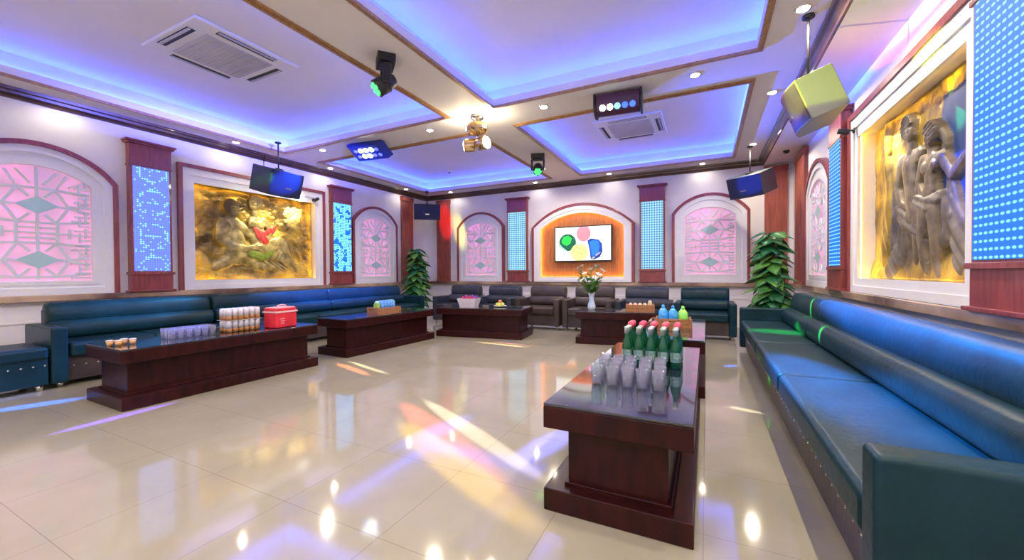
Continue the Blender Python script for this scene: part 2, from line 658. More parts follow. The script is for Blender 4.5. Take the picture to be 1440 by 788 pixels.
# ------------------------------------------------------------------ pilasters
def make_led_pilaster(label, loc, rz, led, wd=.49):
    off = Matrix.Rotation(rz, 3, 'Z') @ Vector((0, -.002, 0))
    t = thing('led_pilaster', label, 'pilaster', Vector(loc) + off, rz)
    h = wd / 2
    b = MB()
    b.box(-h, h, -.10, 0, ZD + .26, 2.62)
    b.build('shaft', M['redwood'], t, bevel=.004)
    b = MB()
    b.box(-h - .01, h + .01, -.115, 0, 2.60, 2.63)
    b.box(-h - .003, h + .003, -.105, 0, 2.63, 2.90)
    b.box(-h - .035, h + .035, -.13, 0, 2.90, 2.925)
    b.box(-h - .05, h + .05, -.15, 0, 2.925, 2.95)
    b.build('capital', M['redwood'], t, bevel=.004)
    b = MB()
    b.box(-h - .003, h + .003, -.105, 0, ZD + .02, ZD + .25)
    b.box(-h - .02, h + .02, -.125, 0, ZD + .235, ZD + .27)
    b.box(-h - .03, h + .03, -.13, 0, ZD, ZD + .025)
    b.build('base', M['redwood'], t, bevel=.004)
    b = MB()
    b.box(-h + .03, h - .03, -.108, -.095, ZD + .285, 2.595)
    b.build('led_panel', led, t)
    return t

make_led_pilaster('dark red pilaster with dotted ring-pattern blue LEDs near the left edge', (XL, 2.725, 0), LW, M['led_rings'], .46)
make_led_pilaster('dark red pilaster with bright blue LEDs between left gold relief and arch', (XL, 5.94, 0), LW, M['led_patch'], .50)
make_led_pilaster('dark red LED pilaster on back wall left of television', (-4.19, YB, 0), 0, M['led_grid'], .53)
make_led_pilaster('dark red LED pilaster on back wall right of television', (-1.03, YB, 0), 0, M['led_grid'], .50)
make_led_pilaster('narrow-looking LED pilaster on the right wall beyond the standing-couple relief', (XR, 5.84, 0), RW, M['led_full'], .47)
make_led_pilaster('large bright azure LED pilaster at the right edge of the photo', (XR, 2.885, 0), RW, M['led_full'], .57)


def make_plain(label, loc, rz, wd):
    b = MB()
    h = wd / 2
    b.box(-h, h, -.06, 0, ZD, 3.09)
    b.box(-h - .012, h + .012, -.075, 0, 2.98, 3.09)
    b.box(-h - .012, h + .012, -.075, 0, ZD, ZD + .06)
    for k in (-.25, .25):
        b.box(k * wd - .012, k * wd + .012, -.066, -.05, ZD + .1, 2.95)
    o = b.build('plain_pilaster', M['redwood2'], bevel=.004)
    o.location = Vector(loc) + Matrix.Rotation(rz, 3, 'Z') @ Vector((0, -.002, 0))
    o.rotation_euler = (0, 0, rz)
    tag(o, label, 'pilaster')

make_plain('plain red-brown pilaster on left wall beside the corner plant', (XL, 8.04, 0), LW, .42)
make_plain('plain red-brown pilaster on back wall right of corner loudspeaker', (-6.44, YB, 0), 0, .42)
make_plain('plain dark red pilaster on back wall behind right-hand plant', (1.17, YB, 0), 0, .36)
make_plain('plain red-brown pilaster on right wall closest to the back corner', (XR, 8.07, 0), RW, .72)

# ------------------------------------------------------------------ television alcove
t = thing('television_alcove', 'arched orange wood alcove around the television on back wall', 'alcove', (-2.593, YB, 0))
o1 = arch(1.198, ZD, 2.175, 2.69, 30)
o2 = arch(1.145, ZD, 2.165, 2.635, 30)
o3 = arch(1.045, .95, 2.15, 2.545, 30)
o4 = arch(.975, 1.0, 2.14, 2.47, 30)
b = MB(); b.ring(o1, o2, 0, -.12); b.build('red_trim', M['redwood'], t)
b = MB(); b.ring(o2, o3, 0, -.10); b.ring(o3, o4, -.06, -.085); b.build('white_frame', M['white'], t)
b = MB(); b.prism(o3, -.008, 0); b.build('wood_back', M['wood_orange'], t)
b = MB()
i1 = arch(1.04, .955, 2.149, 2.54, 30); i2 = arch(1.022, .973, 2.147, 2.522, 30)
b.ring(i1, i2, -.03, -.048); b.build('glow_strip', M['amber_led'], t)

t = thing('television', 'flat television showing four coloured shapes on a white picture', 'television', (-2.54, YB - .01, 1.345))
b = MB(); b.box(-.672, .672, -.085, -.035, 0, .825); b.build('casing', M['black'], t, bevel=.006)
b = MB(); b.box(-.2, .2, -.04, 0, .25, .6); b.build('wall_mount', M['black'], t)
b = MB(); b.box(-.645, .645, -.088, -.08, .035, .797); b.build('screen', emat('tv_white', (.95, 1.0, .93), .95), t)


def blob(pts, y, m, name, parent, th=.0015):
    b = MB()
    b.prism(pts, y - th, y)
    return b.build(name, m, parent)


def ell(cx, cz, rx, rz, n=28, a0=0, a1=2 * PI):
    return [(cx + rx * math.cos(a0 + (a1 - a0) * k / n), cz + rz * math.sin(a0 + (a1 - a0) * k / n)) for k in range(n)]
G = t
dk = emat('tv_dark_green', (.01, .10, .05), .8)
blob(ell(-.35, .45, .205, .20, 28), -.0885, dk, 'picture_shape', G)
blob([(-.50, .47), (-.45, .58), (-.34, .61), (-.25, .55), (-.28, .43), (-.36, .38), (-.44, .40)], -.0902, emat('tv_green', (.02, .62, .06), .9), 'picture_shape', G)
blob([(-.54, .43), (-.48, .35), (-.36, .26), (-.40, .24), (-.50, .32)], -.0902, emat('tv_mint', (.30, .85, .45), .9), 'picture_shape', G)
blob([(x, min(z, .795)) for x, z in ell(.03, .645, .165, .185)], -.0885, emat('tv_pink', (.95, .22, .26), .85), 'picture_shape', G)
blob([(x, max(z, .037)) for x, z in ell(-.07, .215, .205, .20)], -.0902, emat('tv_yellow', (.95, .80, .22), .9), 'picture_shape', G)
for (cx, cz) in ((-.14, .33), (-.06, .31), (.02, .30), (-.19, .25), (-.10, .21), (-.02, .19)):
    blob(ell(cx, cz, .018, .013, 10), -.0918, emat('tv_olive', (.28, .18, .03), .8), 'picture_shape', G)
blob([(.12, .48), (.20, .53), (.38, .49), (.45, .40), (.46, .22), (.40, .10), (.27, .045), (.19, .06), (.17, .25)], -.0885, emat('tv_navy', (.01, .05, .30), .8), 'picture_shape', G)
blob([(.16, .45), (.25, .485), (.38, .46), (.40, .32), (.36, .18), (.22, .12), (.20, .26)], -.0902, emat('tv_blue', (.02, .17, .80), .9), 'picture_shape', G)
blob([(.24, .06), (.30, .10), (.27, .12), (.21, .085)], -.0918, M['white'], 'picture_shape', G)
blob([(.31, .12), (.41, .19), (.42, .23), (.30, .15)], -.0918, M['white'], 'picture_shape', G)

# ------------------------------------------------------------------ reliefs
def fbm(u, v, sx, sy, seed, octv=4):
    out = np.zeros_like(u)
    amp, f = 1., 1.
    for k in range(octv):
        out += amp * np.array([mnoise.noise((a * sx * f + seed, b * sy * f - seed, seed * .37 + k)) for a, b in zip(u.ravel(), v.ravel())]).reshape(u.shape)
        amp *= .5
        f *= 2.1
    return out


class Relief:
    def __init__(s, W, H, nu, nv):
        s.W, s.H, s.nu, s.nv = W, H, nu, nv
        s.u, s.v = np.meshgrid(np.linspace(0, W, nu), np.linspace(0, H, nv))
        s.h = np.zeros_like(s.u)
        s.id = np.zeros_like(s.u, dtype=int)

    tf = (0, 1, 0, 1, 1)

    def cap(s, pts, rid, off=.02, k=.62, fold=0, ffreq=70, fdir=(1, 0)):
        """tapered limb through (u, v, radius) points, raised by off with a rounded section"""
        u, v = s.u, s.v
        q_ = s.tf
        if rid:
            pts = [(q_[0] + q_[1] * p[0], q_[2] + q_[3] * p[1], p[2] * q_[4]) for p in pts]
        for (a, b) in zip(pts[:-1], pts[1:]):
            dx, dy = b[0] - a[0], b[1] - a[1]
            L2 = dx * dx + dy * dy + 1e-9
            t = np.clip(((u - a[0]) * dx + (v - a[1]) * dy) / L2, 0, 1)
            r = a[2] + (b[2] - a[2]) * t
            d = np.hypot(u - a[0] - t * dx, v - a[1] - t * dy)
            q = np.clip(1 - (d / r) ** 2, 0, 1)
            hh = np.where(q > 0, off + np.sqrt(q) * r * k, -1)
            if fold:
                hh = hh + np.where(q > 0, fold * np.sin((u * fdir[0] + v * fdir[1]) * ffreq + 2 * np.sin(v * 9 + u * 7)), 0)
            m = hh > s.h
            s.h = np.where(m, hh, s.h)
            s.id = np.where(m, rid, s.id)
        return s

    def head(s, u0, v0, r, rid, face=1, hid=None, off=.05):
        q_ = s.tf
        s.cap([(u0, v0 - r * .35, r * .72), (u0, v0 + r * .25, r * .85)], rid, off, .75)
        u0, v0, r = q_[0] + q_[1] * u0, q_[2] + q_[3] * v0, r * q_[4]
        du, dv = s.u - u0, s.v - v0
        c = face * r * .22

        def bump(cu, cv, ru, rv, a):
            q = ((du - cu) / ru) ** 2 + ((dv - cv) / rv) ** 2
            g = np.exp(-q * 2)
            s.h = np.where(s.id == rid, s.h + a * r * g, s.h)
        bump(c, -.12 * r, r * .13, r * .30, .30)          # nose
        bump(c - .32 * r, .10 * r, r * .20, r * .12, -.22)  # eyes
        bump(c + .32 * r, .10 * r, r * .20, r * .12, -.22)
        bump(c, .26 * r, r * .6, r * .10, .12)            # brow
        bump(c, -.56 * r, r * .30, r * .09, .14)          # lips
        bump(c, -.47 * r, r * .26, r * .05, -.10)
        # hair
        q = (np.hypot(du + face * r * .22, (dv - .30 * r) * .95) < r * 1.02) & ((dv > .38 * r) | (du * face < -.32 * r))
        hr = off + r * .62 + .012 * np.sin(du * 260 / (r * 10) * 3 + dv * 190)
        s.h = np.where(q & (hr > s.h * .9), np.maximum(hr, s.h), s.h)
        s.id = np.where(q, hid or rid, s.id)

    def smooth(s, n=1):
        for _ in range(n):
            h = np.pad(s.h, 1, mode='edge')
            s.h = (h[1:-1, 1:-1] * 4 + h[:-2, 1:-1] + h[2:, 1:-1] + h[1:-1, :-2] + h[1:-1, 2:]) / 8

    def emit(s, parent, table, y0=0.):
        """one mesh per region id: table = {id: (name, material, label)}"""
        nu, nv = s.nu, s.nv
        fid = s.id[:-1, :-1]
        for rid, (name, m, lab) in table.items():
            b = MB()
            idx = {}
            jj, ii = np.nonzero(fid == rid)
            for j, i in zip(jj.tolist(), ii.tolist()):
                f = []
                for (a, c) in ((j, i), (j, i + 1), (j + 1, i + 1), (j + 1, i)):
                    k = a * nu + c
                    if k not in idx:
                        idx[k] = len(b.v)
                        b.v.append((float(s.u[a, c]) - s.W / 2, y0 - float(s.h[a, c]), float(s.v[a, c])))
                    f.append(idx[k])
                b.f.append(f)
                b.m.append(0)
                b.sm.append(True)
            if b.f:
                o = b.build(name, m, parent)
                if lab:
                    o['label'] = lab


def relief_frame(t, W, H):
    """local origin: middle of the recess sill, on the wall face"""
    def rect(hw, z0, z1):
        return [(-hw, z0), (hw, z0), (hw, z1), (-hw, z1)]
    h = W / 2
    b = MB()
    b.ring(rect(h + .18, -.115, H + .235), rect(h + .125, -.115, H + .18), 0, -.06)
    b.build('red_trim', M['redwood'], t)
    b = MB()
    b.ring(rect(h + .125, -.115, H + .18), rect(h + .045, -.045, H + .075), 0, -.042)
    b.ring(rect(h + .045, -.045, H + .075), rect(h - .032, .032, H - .032), 0, -.026)
    b.build('white_mount', M['white'], t)
    b = MB()
    b.ring(rect(h - .001, .001, H - .001), rect(h - .008, .008, H - .008), 0, RD - .02)
    b.box(-h + .001, h - .001, RD - .012, RD - .004, .001, H - .001)
    b.build('recess_lining', M['white'], t)
    b = MB()
    b.ring(rect(h - .002, .002, H - .002), rect(h - .012, .012, H - .012), .004, .016)
    b.build('glow_strip', M['warm_led'], t)


gold_rock = mat('relief_gold_rock', (.11, .080, .035), .36, metal=.4, col2=(.66, .46, .07), vscale=3.0, bump=1.0, bscale=14)
gold_bronze = mat('relief_bronze', (.24, .19, .06), .33, metal=.45, col2=(.60, .49, .17), vscale=9, bump=.5, bscale=30)
stone_fig = mat('relief_stone_figure', (.075, .062, .045), .36, metal=.3, col2=(.20, .17, .12), vscale=9, bump=.5, bscale=30)
stone_rock = mat('relief_stone_rock', (.06, .052, .045), .5, col2=(.17, .15, .12), vscale=6, bump=.6, bscale=22)
red_cloth = mat('relief_red_cloth', (.42, .03, .025), .5, var=.3, vscale=20, bump=.5, bscale=30)
green_cloth = mat('relief_green_cloth', (.16, .22, .02), .5, var=.3, vscale=20, bump=.5, bscale=30)
blue_light_paint = mat('relief_blue_light', (.02, .05, .19), .55, col2=(.06, .11, .28), vscale=3)  # blue stage light on the relief background, painted into its colour

W_, H_ = RU1 - RU0, RV1 - RV0
# --- left wall: seated pair
t = thing('wall_relief', 'golden sculpted relief of a seated embracing couple on the left wall', 'wall relief', (XL, (RU0 + RU1) / 2, RV0), LW)
relief_frame(t, W_, H_)
rl = Relief(W_ - .02, H_ - .02, 300, 220)
u, v = rl.u, rl.v
n1 = fbm(u, v, 2.2, 3.2, 3.1)
n2 = fbm(u, v, 7, 7, 8.7, 3)
rl.h = .02 + .045 * np.abs(n1) + .018 * n2
gr = np.clip((.42 - v) / .42, 0, 1)
rl.h += gr * (.045 + .03 * np.abs(n2))
lt_ = np.clip((.55 - u) / .5, 0, 1)
rl.h += lt_ * .04 * np.abs(fbm(u, v, 4, 6, 5.5, 3))
rl.cap([(.05, 1.48, .05), (.30, 1.40, .06), (.62, 1.50, .05), (1.0, 1.44, .04)], 0, .03, .5)     # overhanging bough
rl.cap([(.10, .95, .07), (.16, 1.2, .06), (.08, 1.46, .08)], 0, .02, .5)
rl.cap([(.12, .40, .12), (.22, .22, .14)], 0, .02, .5)
rl.cap([(.4, .10, .05), (.9, .14, .05), (1.5, .08, .06), (2.0, .16, .06)], 0, .03, .5)
# man, seated at left
rl.cap([(.68, .45, .20), (.62, .75, .19), (.62, .95, .15)], 1, .03, .45)           # trunk
rl.cap([(.70, .46, .13), (.50, .30, .11), (.30, .20, .08)], 1, .03, .6)             # thigh
rl.cap([(.74, .44, .13), (.98, .26, .10), (1.26, .22, .07), (1.36, .20, .05)], 1, .03, .6, .006, 60, (1, .4))
rl.cap([(.62, 1.0, .065), (.63, 1.10, .06)], 1, .05, .6)
rl.cap([(.66, .96, .10), (.78, .90, .085), (.88, .80, .065)], 1, .05, .6)           # far arm
rl.head(.62, 1.20, .125, 1, 1, 3, .06)
# woman, leaning against him
rl.cap([(1.14, .52, .17), (1.03, .78, .14), (1.0, 1.0, .14)], 2, .04, .5)
rl.cap([(.94, .98, .075), (.93, .99, .07)], 2, .09, .7)
rl.cap([(1.07, .98, .075), (1.08, .985, .07)], 2, .09, .7)
rl.cap([(1.0, 1.10, .05), (.98, 1.2, .05)], 2, .06, .6)
rl.cap([(1.12, .55, .15), (1.42, .68, .115), (1.48, .67, .10), (1.56, .46, .075), (1.66, .32, .05), (1.76, .28, .035)], 2, .05, .62)
rl.cap([(1.10, .48, .15), (1.40, .46, .11), (1.62, .30, .08), (1.80, .20, .05)], 2, .03, .6, .008, 75, (1, -.6))
rl.cap([(1.13, 1.04, .075), (1.28, .92, .06), (1.22, .76, .05), (1.14, .70, .045)], 2, .07, .7)
rl.head(.97, 1.34, .115, 2, -1, 4, .07)
# man's near arm round her
rl.cap([(.47, .93, .11), (.43, .70, .088), (.58, .56, .075), (.84, .54, .06), (1.0, .58, .05)], 1, .10, .6)
for k in range(4):
    rl.cap([(1.0, .60 - k * .022, .014), (1.06, .605 - k * .026, .012), (1.09, .595 - k * .026, .010)], 1, .13, .8)
rl.cap([(.99, .62, .015), (1.03, .645, .012)], 1, .13, .8)
# cloths
rl.cap([(.97, .90, .035), (1.06, .80, .085), (1.14, .70, .075)], 5, .11, .5, .006, 90, (1, .5))
rl.cap([(1.16, .84, .045), (1.28, .90, .065), (1.36, .98, .022)], 5, .09, .5, .006, 90, (1, .5))
rl.cap([(.90, .46, .06), (1.08, .42, .09), (1.24, .50, .07)], 6, .10, .4, .006, 70, (1, -.4))
rl.cap([(1.30, .56, .09), (1.56, .36, .10), (1.78, .14, .09)], 7, .03, .45, .014, 85, (1, .8))
rl.cap([(.85, .36, .08), (1.2, .26, .10), (1.5, .2, .08)], 7, .03, .4, .012, 70, (.7, 1))
rl.smooth(1)
rl.h = .135 * (1 - np.exp(-rl.h / .105))
edge = np.minimum(np.minimum(u, rl.W - u), np.minimum(v, rl.H - v))
rl.h = np.where(edge < .03, .015 + (rl.h - .015) * edge / .03, rl.h)
dkhair = mat('relief_dark_hair', (.16, .11, .04), .5, metal=.25)
rl.emit(t, {0: ('carved_ground', gold_rock, None), 1: ('carved_figure', gold_bronze, 'seated man with his arm around the woman'),
            2: ('carved_figure', gold_bronze, 'woman leaning back with bent knees'), 3: ('carved_hair', dkhair, None), 4: ('carved_hair', dkhair, None),
            5: ('carved_cloth', red_cloth, 'red cloth'), 6: ('carved_cloth', green_cloth, 'yellow green cloth'), 7: ('carved_drapery', gold_bronze, None)}, RD - .014)
for c in kids(t):
    if c.name.startswith('carved'):
        c.location.z = .01

# --- right wall: standing pair
t = thing('wall_relief', 'golden sculpted relief of a standing draped couple on the right wall', 'wall relief', (XR, (RU0R + RU1) / 2, RV0), RW)
relief_frame(t, RU1 - RU0R, H_)
rl = Relief(RU1 - RU0R - .02, H_ - .02, 300, 230)
rl.tf = (.10, .98, .0, .925, .84)
u, v = rl.u, rl.v
n1 = fbm(u, v, 2.5, 2.0, 13.1)
n2 = fbm(u, v, 8, 6, 18.7, 3)
rl.h = .018 + .022 * np.abs(n1) + .008 * n2
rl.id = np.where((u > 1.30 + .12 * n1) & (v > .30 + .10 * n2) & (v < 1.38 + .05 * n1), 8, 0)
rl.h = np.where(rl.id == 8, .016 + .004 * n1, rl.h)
gr = np.clip((.24 - v) / .24, 0, 1)
rl.h += gr * (.06 + .03 * np.abs(n2))
rl.cap([(.30, .2, .10), (.38, .7, .09), (.32, 1.2, .08), (.40, 1.5, .10)], 0, .02, .4, .006, 60, (1, .2))    # trunk of a tree
rl.cap([(.44, .1, .16), (.56, .25, .15)], 9, .03, .5, .012, 40, (1, 1))
rl.cap([(1.40, .62, .10), (1.52, .42, .14), (1.60, .18, .16)], 10, .02, .5, .014, 45, (1, 1))
rl.cap([(1.36, .86, .06), (1.42, .70, .09), (1.46, .5, .1)], 10, .02, .5, .012, 50, (1, .6))
# man behind, on the left
rl.cap([(.84, .62, .13), (.80, .85, .135), (.78, 1.06, .16)], 1, .03, .5)
rl.cap([(.64, 1.12, .085), (.94, 1.13, .085)], 1, .035, .55)
rl.cap([(.80, 1.18, .06), (.81, 1.28, .055)], 1, .05, .6)
rl.cap([(.62, 1.10, .075), (.55, .90, .062), (.62, .74, .05), (.72, .70, .042)], 1, .05, .65)
rl.cap([(.80, .60, .11), (.74, .36, .085), (.74, .12, .055), (.68, .05, .04)], 1, .03, .55)
rl.cap([(.90, .60, .11), (.90, .36, .085), (.90, .12, .055), (.86, .05, .04)], 1, .03, .55)
rl.head(.82, 1.39, .115, 1, 1, 3, .06)
# his cloak sweeping down
rl.cap([(.60, 1.16, .07), (.52, .86, .10), (.50, .55, .12), (.48, .30, .10)], 5, .025, .5, .012, 80, (1, .25))
rl.cap([(.60, .70, .08), (.74, .52, .10), (.92, .46, .07)], 5, .05, .5, .010, 80, (.5, 1))
rl.cap([(.66, .50, .11), (.62, .22, .13)], 5, .03, .45, .012, 85, (1, .1))
# woman in front, on the right
rl.cap([(1.14, .66, .135), (1.17, .82, .105), (1.19, .98, .125)], 2, .06, .5)
rl.cap([(1.05, 1.04, .065), (1.33, 1.00, .065)], 2, .065, .6)
rl.cap([(1.12, .965, .06), (1.121, .96, .055)], 2, .10, .7)
rl.cap([(1.26, .955, .06), (1.261, .95, .055)], 2, .10, .7)
rl.cap([(1.18, 1.06, .048), (1.18, 1.12, .045)], 2, .075, .6)
rl.cap([(1.08, .62, .11), (1.04, .40, .078), (1.07, .18, .05), (1.10, .10, .035)], 2, .07, .6)
rl.cap([(1.22, .62, .11), (1.24, .40, .078), (1.25, .16, .05), (1.29, .06, .035)], 2, .07, .6)
rl.cap([(1.33, .99, .06), (1.46, .84, .05), (1.60, .93, .042), (1.68, .97, .03)], 2, .06, .65)
for k in range(4):
    rl.cap([(1.69, .985 - k * .016, .011), (1.735, 1.0 - k * .024, .009), (1.755, .99 - k * .026, .008)], 2, .06, .9)
rl.cap([(1.68, .95, .012), (1.70, .92, .009)], 2, .06, .9)
rl.cap([(1.04, 1.03, .055), (.98, .86, .047), (1.06, .74, .04)], 2, .07, .65)
rl.head(1.18, 1.21, .105, 2, -1, 4, .075)
rl.cap([(1.26, 1.25, .05), (1.34, 1.14, .04), (1.36, 1.02, .03)], 4, .05, .5, .006, 120, (1, .5))
rl.cap([(.98, .72, .055), (1.14, .64, .085), (1.32, .70, .05)], 6, .10, .45, .012, 75, (.35, 1))
rl.cap([(1.30, .70, .06), (1.40, .52, .07), (1.38, .34, .06)], 6, .06, .45, .012, 85, (1, .2))
rl.smooth(1)
rl.h = .135 * (1 - np.exp(-rl.h / .105))
edge = np.minimum(np.minimum(u, rl.W - u), np.minimum(v, rl.H - v))
rl.h = np.where(edge < .03, .015 + (rl.h - .015) * edge / .03, rl.h)
rl.emit(t, {0: ('carved_ground', gold_rock, None), 8: ('painted_blue_light', blue_light_paint, 'slate blue background'), 9: ('carved_rock', stone_rock, None), 10: ('carved_rock', stone_rock, None),
            1: ('carved_figure', stone_fig, 'standing man behind'), 2: ('carved_figure', stone_fig, 'standing woman in front with one arm held out'),
            3: ('carved_hair', stone_rock, None), 4: ('carved_hair', stone_rock, None), 5: ('carved_cloak', stone_rock, None), 6: ('carved_drapery', stone_rock, None)}, RD - .014)
for c in kids(t):
    if c.name.startswith(('carved', 'painted')):
        c.location.z = .01

# ------------------------------------------------------------------ sofas
def roll(b, y0, y1, cx, cz, rx, rz, tilt=0, seams=(), n=20, ny=None, mi=0):
    """long upholstered bolster along y with rounded ends and shallow seam dips"""
    ny = ny or max(12, int((y1 - y0) / .06))
    ys = [y0 + (y1 - y0) * k / ny for k in range(ny + 1)]
    for s_ in seams:
        ys += [s_ - .02, s_, s_ + .02]
    ys = sorted(set([y0, y0 + .012, y0 + .035, y1 - .035, y1 - .012, y1] + ys))
    vs, fs = [], []
    for y in ys:
        e = min(y - y0, y1 - y)
        s = 1 if e > .05 else .84 + .16 * math.sqrt(max(0, 1 - (1 - e / .05) ** 2))
        for q in seams:
            if abs(y - q) < .025:
                s *= .95 + .05 * abs(y - q) / .025
        s *= 1 + .026 * abs(math.sin(y * 24)) + .006 * math.sin(y * 11 + 1)
        for k in range(n):
            a = 2 * PI * k / n
            ca, sa = math.cos(a), math.sin(a)
            x = rx * s * math.copysign(abs(ca) ** .75, ca)
            z = rz * s * math.copysign(abs(sa) ** .75, sa)
            vs.append((cx + x * math.cos(tilt) - z * math.sin(tilt), y, cz + x * math.sin(tilt) + z * math.cos(tilt)))
    m = len(ys)
    for j in range(m - 1):
        for k in range(n):
            fs.append((j * n + k, j * n + (k + 1) % n, (j + 1) * n + (k + 1) % n, (j + 1) * n + k))
    fs.append(tuple(range(n)))
    fs.append(tuple((m - 1) * n + k for k in range(n)))
    b.add(vs, fs, mi, True)


def sofa(label, x0, y0, L, rz, seat_cuts, roll_cuts, arms, D=.80, basemat=None, top=.81):
    """local frame: x from the front edge (0) to the back (D), y along the length"""
    t = thing('long_sofa', label, 'sofa', (x0, y0, 0), rz)
    lm = M['leather']
    b = MB()
    b.box(.06, D, .02, L - .02, .055, .30)
    # nailhead row on the front
    for k in range(int(L / .09)):
        y = .06 + k * .09
        b.lathe([(.009, 0), (.007, .004), (.002, .006)], n=8, mi=1, T=Matrix.Translation((.06, y, .20)) @ Matrix.Rotation(-PI / 2, 4, 'Y'))
    b.build('base', [basemat or M['leather2'], M['chrome']], t, bevel=.015)
    ya = arms[0] and .13 or 0
    yb = L - (arms[1] and .13 or 0)
    cuts = [ya] + list(seat_cuts) + [yb]
    for a, c in zip(cuts[:-1], cuts[1:]):
        b = MB()
        b.box(0, D - .2, a + .003, c - .003, .29, .435)
        b.build('seat_cushion', lm, t, bevel=.035, seg=4)
    cuts = [ya] + list(roll_cuts) + [yb]
    for a, c in zip(cuts[:-1], cuts[1:]):
        b = MB()
        roll(b, a + .003, c - .003, .56, .525, .088, .10, -.15)
        b.build('lumbar_roll', lm, t)
        b = MB()
        roll(b, a + .003, c - .003, .672, .692, .10, .135, -.12)
        b.build('back_roll', lm, t)
    b = MB()
    b.box(.66, D, max(ya, .01), min(yb, L - .01), .28, top - .06)
    b.build('back_board', lm, t, bevel=.02)
    for s, f in zip((0, L - .12), arms):
        if f:
            b = MB()
            b.box(-.005, D - .06, s, s + .12, .05, .605)
            b.build('armrest', lm, t, bevel=.022, seg=3)
    for fx in (.10, D - .08):
        for fy in (.08, L / 2, L - .08):
            b = MB()
            b.lathe([(.022, 0), (.026, .03), (.03, .06)], (fx, fy, 0), 12)
            b.build('foot', M['chrome'], t)
    return t

sofa('long teal leather sofa along the right wall beside the nearest table', .425, 1.42, 5.03, 0, [1.70, 3.05], [3.45], (1, 1), .82)
# left wall: mirrored by turning round, front edge faces +x
sofa('teal leather sofa on the left wall behind the table with stacked cans', -5.73, 3.12, 1.67, PI, [.85], [], (0, 1), .80)
sofa('teal leather sofa on the left wall running to the corner plant', -5.73, 7.13, 3.98, PI, [1.4, 2.7], [2.06], (1, 0), .80)

t = thing('ottoman', 'low teal leather ottoman with nailheads at the left edge of the photo', 'ottoman', (-6.02, 1.12, 0))
b = MB(); b.box(-.30, .30, -.36, .32, .30, .425); b.build('cushion', M['leather'], t, bevel=.035, seg=4)
b = MB(); b.box(-.29, .285, -.35, .31, .06, .31)
for k in range(9):
    b.lathe([(.010, 0), (.008, .004), (.002, .006)], n=8, mi=1, T=Matrix.Translation((.285, -.31 + k * .075, .245)) @ Matrix.Rotation(PI / 2, 4, 'Y'))
b.build('base', [M['leather'], M['chrome']], t, bevel=.015)
for sx in (-.24, .24):
    for sy in (-.3, .26):
        b = MB(); b.lathe([(.022, 0), (.026, .03), (.03, .065)], (sx, sy, 0), 12); b.build('foot', M['chrome'], t)


def armchair(label, x, y, lm):
    t = thing('armchair', label, 'armchair', (x, y, 0), 0, 'armchairs along the back wall')
    b = MB(); b.box(-.36, .36, .05, .80, .07, .30); b.build('base', M['leather2'], t, bevel=.015)
    b = MB(); b.box(-.355, .355, 0, .64, .29, .43); b.build('seat_cushion', lm, t, bevel=.035, seg=4)
    T = Matrix.Rotation(-PI / 2, 4, 'Z')

    def xroll(name, cy, cz, ry, rz_):
        bb = MB(); roll(bb, -.385, .385, cy, cz, ry, rz_, -.12)
        bb.v = [(p[1], p[0], p[2]) for p in bb.v]
        bb.build(name, lm, t)
    xroll('lumbar_roll', .60, .52, .085, .095)
    xroll('back_roll', .72, .695, .09, .125)
    b = MB(); b.box(-.37, .37, .70, .84, .28, .75); b.build('back_board', M['leather2'], t, bevel=.02)
    for s in (-1, 1):
        b = MB(); b.box(min(s * .355, s * .465), max(s * .355, s * .465), .02, .80, .065, .59); b.build('armrest', lm, t, bevel=.022, seg=3)
    for sx in (-.40, .40):
        for sy in (.08, .74):
            b = MB(); b.lathe([(.016, 0), (.02, .04), (.022, .075)], (sx, sy, 0), 10); b.build('foot', M['chrome'], t)
    return t

CH = [(-5.04, 'leftmost of the row of armchairs along the back wall, behind the snack basket', 'leather3'),
      (-4.02, 'dark armchair second from left in the row along the back wall', 'leather3'),
      (-2.99, 'dark armchair third from left in the row, left of the flower vase', 'leather2'),
      (-2.0, 'dark armchair directly behind the flower vase', 'leather2'),
      (-1.01, 'dark armchair fifth from left, behind the wooden snack box', 'leather3'),
      (-.03, 'teal armchair at the right end of the row along the back wall', 'leather')]
for x, lab, lm in CH:
    armchair(lab, x, 7.10, M[lm])

# ------------------------------------------------------------------ tables
HT = .505


def table(label, x, y, rz, L, Wd=.64):
    """long axis along local y"""
    t = thing('coffee_table', label, 'table', (x, y, 0), rz)
    w, l = Wd / 2, L / 2
    b = MB(); b.box(-w, w, -l, l, 0, .105); b.build('plinth', M['mahog'], t, bevel=.006)
    b = MB(); b.box(-w + .10, w - .10, -l + .07, l - .07, .10, .395)
    b.box(-w + .085, w - .085, -l + .055, l - .055, .10, .125)
    b.build('pedestal', M['mahog'], t, bevel=.004)
    b = MB(); b.box(-w, w, -l, l, .388, .492); b.build('tabletop', M['mahog'], t, bevel=.006)
    b = MB(); b.box(-w + .002, w - .002, -l + .002, l - .002, .493, HT); b.build('glass_top', M['glasstop'], t, bevel=.002)
    return t

table('nearest dark mahogany coffee table, with green bottles on it', -.367, 2.595, 0, 1.755, .645)
table('mahogany table hidden behind the nearest one, with blue and green bags', -.33, 4.70, 0, 1.76, .64)
table('mahogany table in front of left sofa with stacked cans and red box', -4.606, 2.355, R(-.8), 1.79, .72)
table('mahogany table with wooden basket of blue packets by the left sofa', -4.50, 4.565, R(-3), 1.75, .60)
table('mahogany table with white snack basket in front of left armchairs', -3.545, 6.09, R(8 - 90), 1.58, .70)
table('mahogany table with flower vase in front of right armchairs', -1.10, 6.36, R(7.5 - 90), 1.56, .66)

